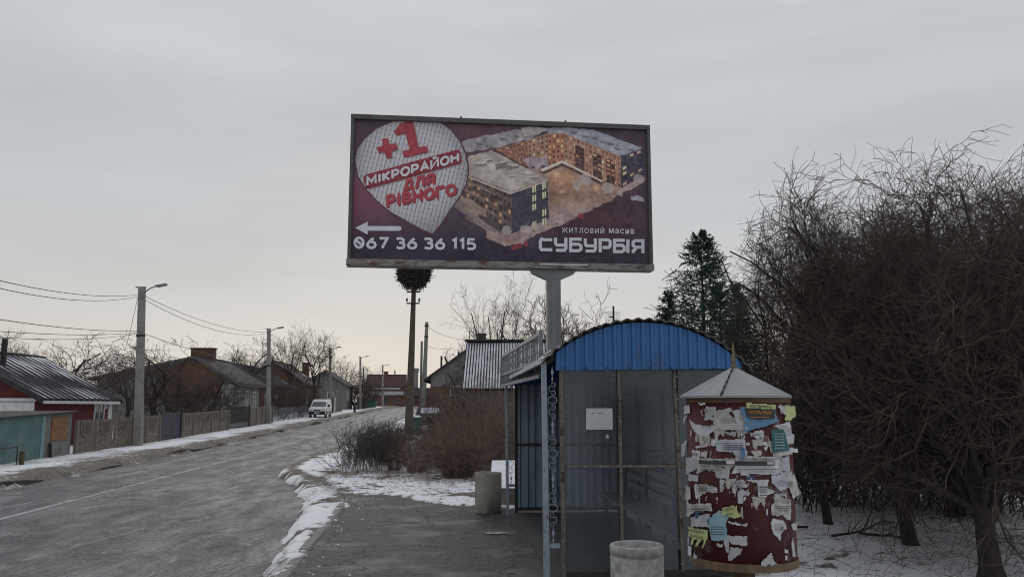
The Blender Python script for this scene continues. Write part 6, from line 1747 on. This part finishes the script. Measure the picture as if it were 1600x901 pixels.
def spruce(label, u, Y, vtop, rad, seed):
    x = W(u, 634, Y).x; g_ = gz(x, Y); H = W(u, vtop, Y).z - g_
    rg = np.random.default_rng(seed); t = thing('spruce_tree', label, 'spruce', (x, Y, g_), 0, 'spruces behind the shelter')
    MB().tube([(0, 0, -.2), (.03, 0, H * .5), (0, 0, H)], [.15, .09, .015], 7).build('trunk', bark, t)
    st, di, ln = [], [], []
    z = .9
    while z < H - .25:
        f = (H - z) / H
        for k in range(int(5 + 3 * f)):
            a = rg.uniform(0, 6.28); st.append((0, 0, z + rg.uniform(-.1, .1))); di.append((math.cos(a), math.sin(a), .30 - .42 * f + rg.uniform(-.12, .18))); ln.append((rad * f ** .85 * rg.uniform(.5, 1.2)) + .12)
        z += .115 + .075 * f
    P, R = limbs(st, di, ln, .014, 7, .05, -.02, rg)
    P[:, :, 2] += (np.linspace(0, 1, 7)[None] ** 2) * .12
    P2, R2 = grow(P, R, 9, .38, (.5, .95), 4, .08, -.05, rg, t0=.15, rmin=.006)
    Pa = np.concatenate([P2.reshape(-1, 3)[None, :, :]], 0)[0]
    segs = [(P[:, :-1].reshape(-1, 3), P[:, 1:].reshape(-1, 3)), (P2[:, :-1].reshape(-1, 3), P2[:, 1:].reshape(-1, 3))]
    A_s = np.concatenate([s[0] for s in segs]); B_s = np.concatenate([s[1] for s in segs])
    m = 9 if rad > 3 else 4; n = len(A_s) * m
    f = rg.uniform(0, 1, (len(A_s), m, 1)); base = (A_s[:, None] * (1 - f) + B_s[:, None] * f).reshape(-1, 3)
    ax = np.repeat(unit(B_s - A_s), m, 0); pr_ = rg.normal(size=(n, 3)); pr_ -= (pr_ * ax).sum(1, keepdims=True) * ax; pr_ = unit(pr_)
    tip = base + (ax * .75 + pr_ * .6 + np.array([0, 0, -.12])) * rg.uniform(.06, .13, (n, 1)); sd = unit(np.cross(ax, pr_)) * .013
    V = np.stack([base - sd, base + sd, tip], 1).reshape(-1, 3)
    v0, q0 = tubes([(P, R), (P2, R2)], [3, 3])
    me = bpy.data.meshes.new('foliage')
    me.from_pydata(np.concatenate([v0, V]).tolist(), [], [tuple(q) for q in q0.tolist()] + [tuple(q) for q in (np.arange(len(V)).reshape(-1, 3) + len(v0)).tolist()]); me.update()
    obj('foliage', me, needle_m, t)
spruce('tallest dark spruce behind the blue arched roof', 1103, 40, 361, 4.7, 3)
spruce('small spruce at the left of the tallest spruce', 1048, 41, 452, 1.9, 4)
spruce('short spruce at the right of the tallest spruce, against the bare thicket', 1156, 42, 440, 2.2, 5)
spruce('second spruce tip close right of the tallest one', 1130, 42, 440, 2.4, 6)

# dark hedge along the street and the rusty brambles beside it
def hedge(name, label, cat, loc, lx, ly, h, n, m, seed, counts=(7, 4), droop=0.0, r=.006, el=.35, wob=.16, taper=None):
    rg = np.random.default_rng(seed)
    st = np.stack([rg.uniform(-lx / 2, lx / 2, n), rg.uniform(0, ly, n), np.full(n, -.06)], 1)
    di = np.stack([rg.normal(0, el, n), rg.normal(0, el, n), np.ones(n)], 1)
    L_ = h * rg.uniform(.65, 1.1, n)
    P, R = limbs(st, di, L_, r, 7, wob * .5, droop, rg); lv = [(P, R)]
    for c in counts:
        P, R = grow(P, R, c, .40, (.3, .95), 4, wob, droop * .6, rg, t0=.1, rmin=.0035); lv.append((P, R))
    v, q = tubes(lv, [4, 3, 3][:len(lv)])
    if taper: v[:, 2] *= 1 + taper * v[:, 1] / ly
    dz = np.array([gz(loc[0] + x, loc[1] + y) for x, y in ((0, 0), (0, ly))]); v[:, 2] += (dz[1] - dz[0]) * v[:, 1] / ly
    t = thing(name, label, cat, (loc[0], loc[1], dz[0]), ROT)
    obj('canes', np_mesh('canes', v, q), m, t)
    return t
hg = W(570, 634, 24.6)
hedge('hedge', 'dark leafless hedge with a square front end beside the street', 'hedge', (hg.x + .02, 24.6), 1.45, 11, 1.25, 360, twig_grey, 3, (7, 4), el=.16)
sh = hedge('hedge', 'loose arching shoots leaning over the street at the corner of the dark hedge', 'shoots', (W(532, 634, 25).x, 24.9), .5, 1.5, 1.5, 16, twig_dark, 5, (3,), droop=-.10, el=.5)
def mound(label, u, Y, vtop, rpx, n, m, seed, droop=-.13, counts=(6, 4), squash=1.0, r=.011, sp=(.1, .8)):
    x = W(u, 634, Y).x; g_ = gz(x, Y); h = W(u, vtop, Y).z - g_; rad = rpx / 1313 * Y
    me = bush_mesh(seed, n, 1.0, 2.0, droop, counts, wob=.20, r=r, sp=sp, base=.55)
    co = np.empty(len(me.vertices) * 3); me.vertices.foreach_get('co', co); co = co.reshape(-1, 3)
    rr_ = np.percentile(np.hypot(co[:, 0], co[:, 1]), 90); hh_ = np.percentile(co[:, 2], 93)
    co[:, 0] *= rad / rr_; co[:, 1] *= rad / rr_ * squash; co[:, 2] *= h / hh_; co[:, 2] = np.maximum(co[:, 2], -.1)
    me.vertices.foreach_set('co', co.ravel().astype(np.float32)); me.update()
    t = thing('bramble_bush', label, 'bush', (x, Y, g_), random.uniform(0, 6), 'brown brambles left of the shelter')
    obj('canes', me, m, t)
mound('large rusty brown bramble mound reaching up under the striped roof', 745, 26.0, 626, 76, 360, twig_red, 21, counts=(5, 3))
mound('low rusty bramble mound in front, spilling onto the snow by the farther bin', 716, 23.6, 670, 70, 330, twig_red, 22, counts=(5, 3))
mound('small rusty bramble at the foot of the nest pole', 652, 25.2, 676, 44, 220, twig_red, 23, counts=(5, 3))
mound('greyer bramble clump left of the large mound, under the grey gable', 690, 28.0, 636, 54, 240, twig_grey, 24, counts=(5, 3))
mound('bramble clump close behind the farther bin and the hatch', 786, 22.5, 640, 38, 220, twig_red, 25, counts=(5, 3))
mound('thin greyish bramble joining the dark hedge to the rusty mounds', 618, 25.6, 684, 30, 130, twig_grey, 26, counts=(5, 3))
# the big spreading tree and the thicket at the right
def dome_tree(seed, H, rx, trunk_h, trunk_r, n1, counts, rmin):
    """low spreading crown: limbs reach for a dome, wiry twigs fill it in every direction"""
    rng = np.random.default_rng(seed)
    P0, R0 = limbs([(0, 0, -.15)], [(.05, 0, 1)], trunk_h + .15, trunk_r, 6, .06, .0, rng); R0[0, 0] *= 1.4; R0[0, :] = np.maximum(R0[0, :], trunk_r * .7)
    st, di, ln, rr = [], [], [], []
    zc = H * .45
    for k in range(n1):
        q = P0[0, rng.integers(3, 6)] if k > 5 else P0[0, 5]
        az = k * 2.399 + rng.uniform(-.3, .3); el = math.asin(min(1.0, -.30 + 1.36 * rng.uniform(0, 1) ** .8))
        tgt = np.array([math.cos(az) * math.cos(el) * rx, math.sin(az) * math.cos(el) * rx, zc + math.sin(el) * (H - zc if el > 0 else zc * .9)]) * np.array([.80, .80, .84])
        d = tgt - q; L = np.linalg.norm(d); d = d / L; d = d + np.array([0, 0, .30]) * (1 if el > -.1 else 0)
        st.append(q); di.append(d); ln.append(L * 1.02); rr.append(trunk_r * rng.uniform(.18, .34))
    P1, R1 = limbs(st, di, ln, rr, 11, .15, -.025, rng)
    tw = []; P, R = P1, R1
    for k, c in enumerate(counts):
        last = k == len(counts) - 1
        P, R = grow(P, R, c, None, (.45, 1.35), 4 if last else 7, .22 if last else .30, .0, rng, t0=.22 if k == 0 else .1, rf=(.5, .6, .7)[k], rmin=rmin * (1 if last else 1.25), absl=rx * (.52, .30, .17)[k], shrink=.45)
        e_ = P[:, -1]; ok = (e_[:, 0] / (rx * 1.13)) ** 2 + (e_[:, 1] / (rx * 1.13)) ** 2 + ((e_[:, 2] - zc) / ((H - zc) * 1.06)) ** 2 < rng.uniform(.70, .93, len(P))
        P, R = P[ok], R[ok]
        tw.append((P, R))
    v0, q0 = tubes([(P0, R0), (P1, R1)], [9, 6]); v1, q1 = tubes(tw, [4, 3, 3])
    a = np_mesh('trunk', v0, q0, True); a.materials.append(bark)
    return a, np_mesh('crown', v1, q1, False)
BT1 = dome_tree(31, 4.8, 2.6, 1.15, .15, 25, (11, 8, 5), .0036)
BT2 = dome_tree(32, 5.4, 2.4, .8, .12, 25, (11, 8, 5), .0038)
def big(ms, u, v, Y, vtop, rpx, label, rz, cm=twig_dark):
    x = W(u, 634, Y).x; g_ = gz(x, Y); h = W(u, vtop, Y).z - g_
    co = np.empty(len(ms[1].vertices) * 3, np.float32); ms[1].vertices.foreach_get('co', co); s = h / float(np.percentile(co[2::3], 99.0))
    r = float(np.percentile(np.hypot(co[0::3], co[1::3]), 97)); sw = rpx / 1313 * Y / r
    print('TREE', label[:30], 'h scale', round(s, 2), 'w scale', round(sw, 2))
    return plant_tree('bare_tree', label, 'bare tree', (x, Y, g_), ms, cm, rz, (sw, sw, s), 'bare trees at the right')
big(BT1, 1528, 880, 10.2, 335, 295, 'nearest bare tree on a dark trunk in the snow at the right', .4)
big(BT2, 1410, 800, 12.6, 285, 235, 'wide bare tree just left of the nearest trunk, its twigs highest against the sky', 1.9, twig_dark)
big(BT2, 1285, 790, 14.5, 350, 140, 'bare tree behind the poster column spreading toward the spruce', 3.1)
big(BT2, 1610, 790, 12.5, 290, 265, 'bare tree at the right edge with its trunk outside the view', 5.0)
big(BT1, 1480, 770, 15.5, 310, 235, 'bare tree farther back behind the nearest trunk', 4.2)
def thicket(label, u, Y, vtop, w, d, n, m, seed, kind=None, counts=(8, 4)):
    x = W(u, 634, Y).x; h = W(u, vtop, Y).z - gz(x, Y)
    return hedge('thicket', label, 'thicket', (x, Y), w, d, h, n, m, seed, counts, droop=-.02, r=.012, el=.4, wob=.24)
thicket('dark tangle of shrubs right behind the shelter and the poster column', 1245, 15.8, 545, 3.2, 3.0, 170, twig_dark, 41)
thicket('dark tangle of shrubs behind the nearest bare trunk', 1440, 16.5, 560, 3.6, 3.0, 190, twig_dark, 42)
thicket('dark tangle of shrubs at the right edge of the view', 1610, 14.5, 560, 2.6, 4.0, 170, twig_dark, 43)
tw = hedge('thicket', 'far wall of bare brush closing the view behind the right hand trees', 'thicket', (W(1390, 634, 22).x, 20), 15, 6, 3.4, 220, twig_dark, 44, (7, 4), r=.02, el=.4, wob=.24)
# tree line far away, behind everything
rg = np.random.default_rng(6)
n = 320; xx = rg.uniform(-230, 230, n); yv = rg.uniform(255, 320, n)
P, R = limbs(np.stack([xx, yv, np.full(n, -1.)], 1), np.stack([rg.normal(0, .12, n), rg.normal(0, .12, n), np.ones(n)], 1), rg.uniform(3.5, 6.5, n), .16, 5, .08, .0, rg)
P2, R2 = grow(P, R, 14, .35, (.4, 1.0), 4, .15, .05, rg, t0=.2, rmin=.05)
v, q = tubes([(P, R), (P2, R2)], [4, 3])
tag(obj('far_wood', np_mesh('far_wood', v, q), twig_brown), 'faint leafless wood closing the horizon beyond the street', 'wood', kind='stuff')

# dry stalks and fallen twigs on the snow
def stalks(label, boxes, n, hmin, hmax, lay, m, seed, r=.003):
    rg = np.random.default_rng(seed); st = []
    for (x0, x1, y0, y1) in boxes:
        k = n // len(boxes); st.append(np.stack([rg.uniform(x0, x1, k), rg.uniform(y0, y1, k)], 1))
    st = np.concatenate(st); z = ground_z(st[:, 0], st[:, 1])
    keep = plat_in(st[:, 0], st[:, 1]) < .0; st, z = st[keep], z[keep]; k = len(st)
    di = np.stack([rg.normal(0, 1, k), rg.normal(0, 1, k), np.abs(rg.normal(0, lay, k)) + .05], 1)
    P, R = limbs(np.stack([st[:, 0], st[:, 1], z + .004], 1), di, rg.uniform(hmin, hmax, k), r, 5, .22, -.03, rg)
    P[:, :, 2] = np.maximum(P[:, :, 2], ground_z(P[:, :, 0], P[:, :, 1]) + .003)
    v, q = tubes([(P, R)], [3])
    tag(obj('dry_stalks', np_mesh('dry_stalks', v, q), m), label, 'stalks', kind='stuff')
stalks('dry stalks and twigs lying in the snow between the pavement and the brambles', [(-4.8, -.2, 17.5, 24.5)], 900, .05, .28, .5, twig_dark, 71)
stalks('matted dead grass and litter at the foot of the hedge and brambles', [(-5.3, -3.2, 23.2, 25.2), (-3.6, -.4, 21.8, 24.2)], 1500, .08, .4, .6, twig_red, 73)
stalks('fallen twigs and weeds scattered over the snow under the right hand trees', [(2.2, 9, 6.5, 12), (2.5, 10, 11, 20)], 2000, .06, .45, .35, twig_dark, 72)
for k, (u, v, L_, rz0) in enumerate(((1300, 838, 1.1, .5), (1262, 822, .8, 2.7), (1342, 832, .7, -.3))):
    p = GZ(u, v, .05); rg = np.random.default_rng(90 + k)
    P, R = limbs([(0, 0, .05)], [(math.cos(rz0), math.sin(rz0), .12)], L_, .022, 7, .12, -.02, rg)
    P2, R2 = grow(P, R, 9, .45, (.4, 1.0), 5, .2, .02, rg, rmin=.005)
    v_, q_ = tubes([(P, R), (P2, R2)], [6, 4])
    t = thing('fallen_branch', ('longest fallen branch on the snow right of the poster column', 'fallen branch nearest the poster column', 'short fallen branch farther right on the snow')[k], 'branch', (p.x, p.y, gz(p.x, p.y)), 0, 'fallen branches on the snow')
    obj('limb', np_mesh('limb', v_, q_), bark, t)

# crumbs of trodden snow and clods of dirt along the pavement edges
def crumbs(name, label, m, n, seed, smin, smax):
    rg = np.random.default_rng(seed); mb = MB(); k = 0; t_ = 0
    while k < n and t_ < n * 40:
        t_ += 1
        Y = rg.uniform(8.5, 19.5); x = -float(kerb_a(Y)) + SLOPE * Y + abs(rg.normal(0, .35)) if rg.random() < .7 else rg.uniform(-3.2, -.2)
        d_ = float(plat_in(np.array(x), np.array(Y)))
        if d_ < .03 or (d_ > .9 and rg.random() < .93): continue
        s = rg.uniform(smin, smax); a = rg.uniform(0, 6.28); zz = .006
        pr_ = [(s * rg.uniform(.8, 1.2), 0), (s * rg.uniform(.6, .9), s * .35), (s * .25, s * .55)]
        b0 = len(mb.v); nseg = 6
        vs = []
        for r_, z_ in pr_:
            for j in range(nseg):
                q = r_ * rg.uniform(.7, 1.25); vs.append((x + q * math.cos(a + j * 6.283 / nseg), Y + q * math.sin(a + j * 6.283 / nseg) * 1.2, zz - .01 + z_))
        fs = [(i * nseg + j, i * nseg + (j + 1) % nseg, (i + 1) * nseg + (j + 1) % nseg, (i + 1) * nseg + j) for i in range(2) for j in range(nseg)] + [tuple(range(2 * nseg, 3 * nseg))]
        mb.add(vs, fs); k += 1
    tag(mb.build(name, m), label, name.replace('_', ' '), kind='stuff')
crumbs('snow_crumbs', 'crumbs of trodden snow along the pavement edge', snow_m, 70, 5, .006, .024)
crumbs('dirt_clods', 'small dark clods of dirt on the pavement', soil, 60, 6, .006, .022)
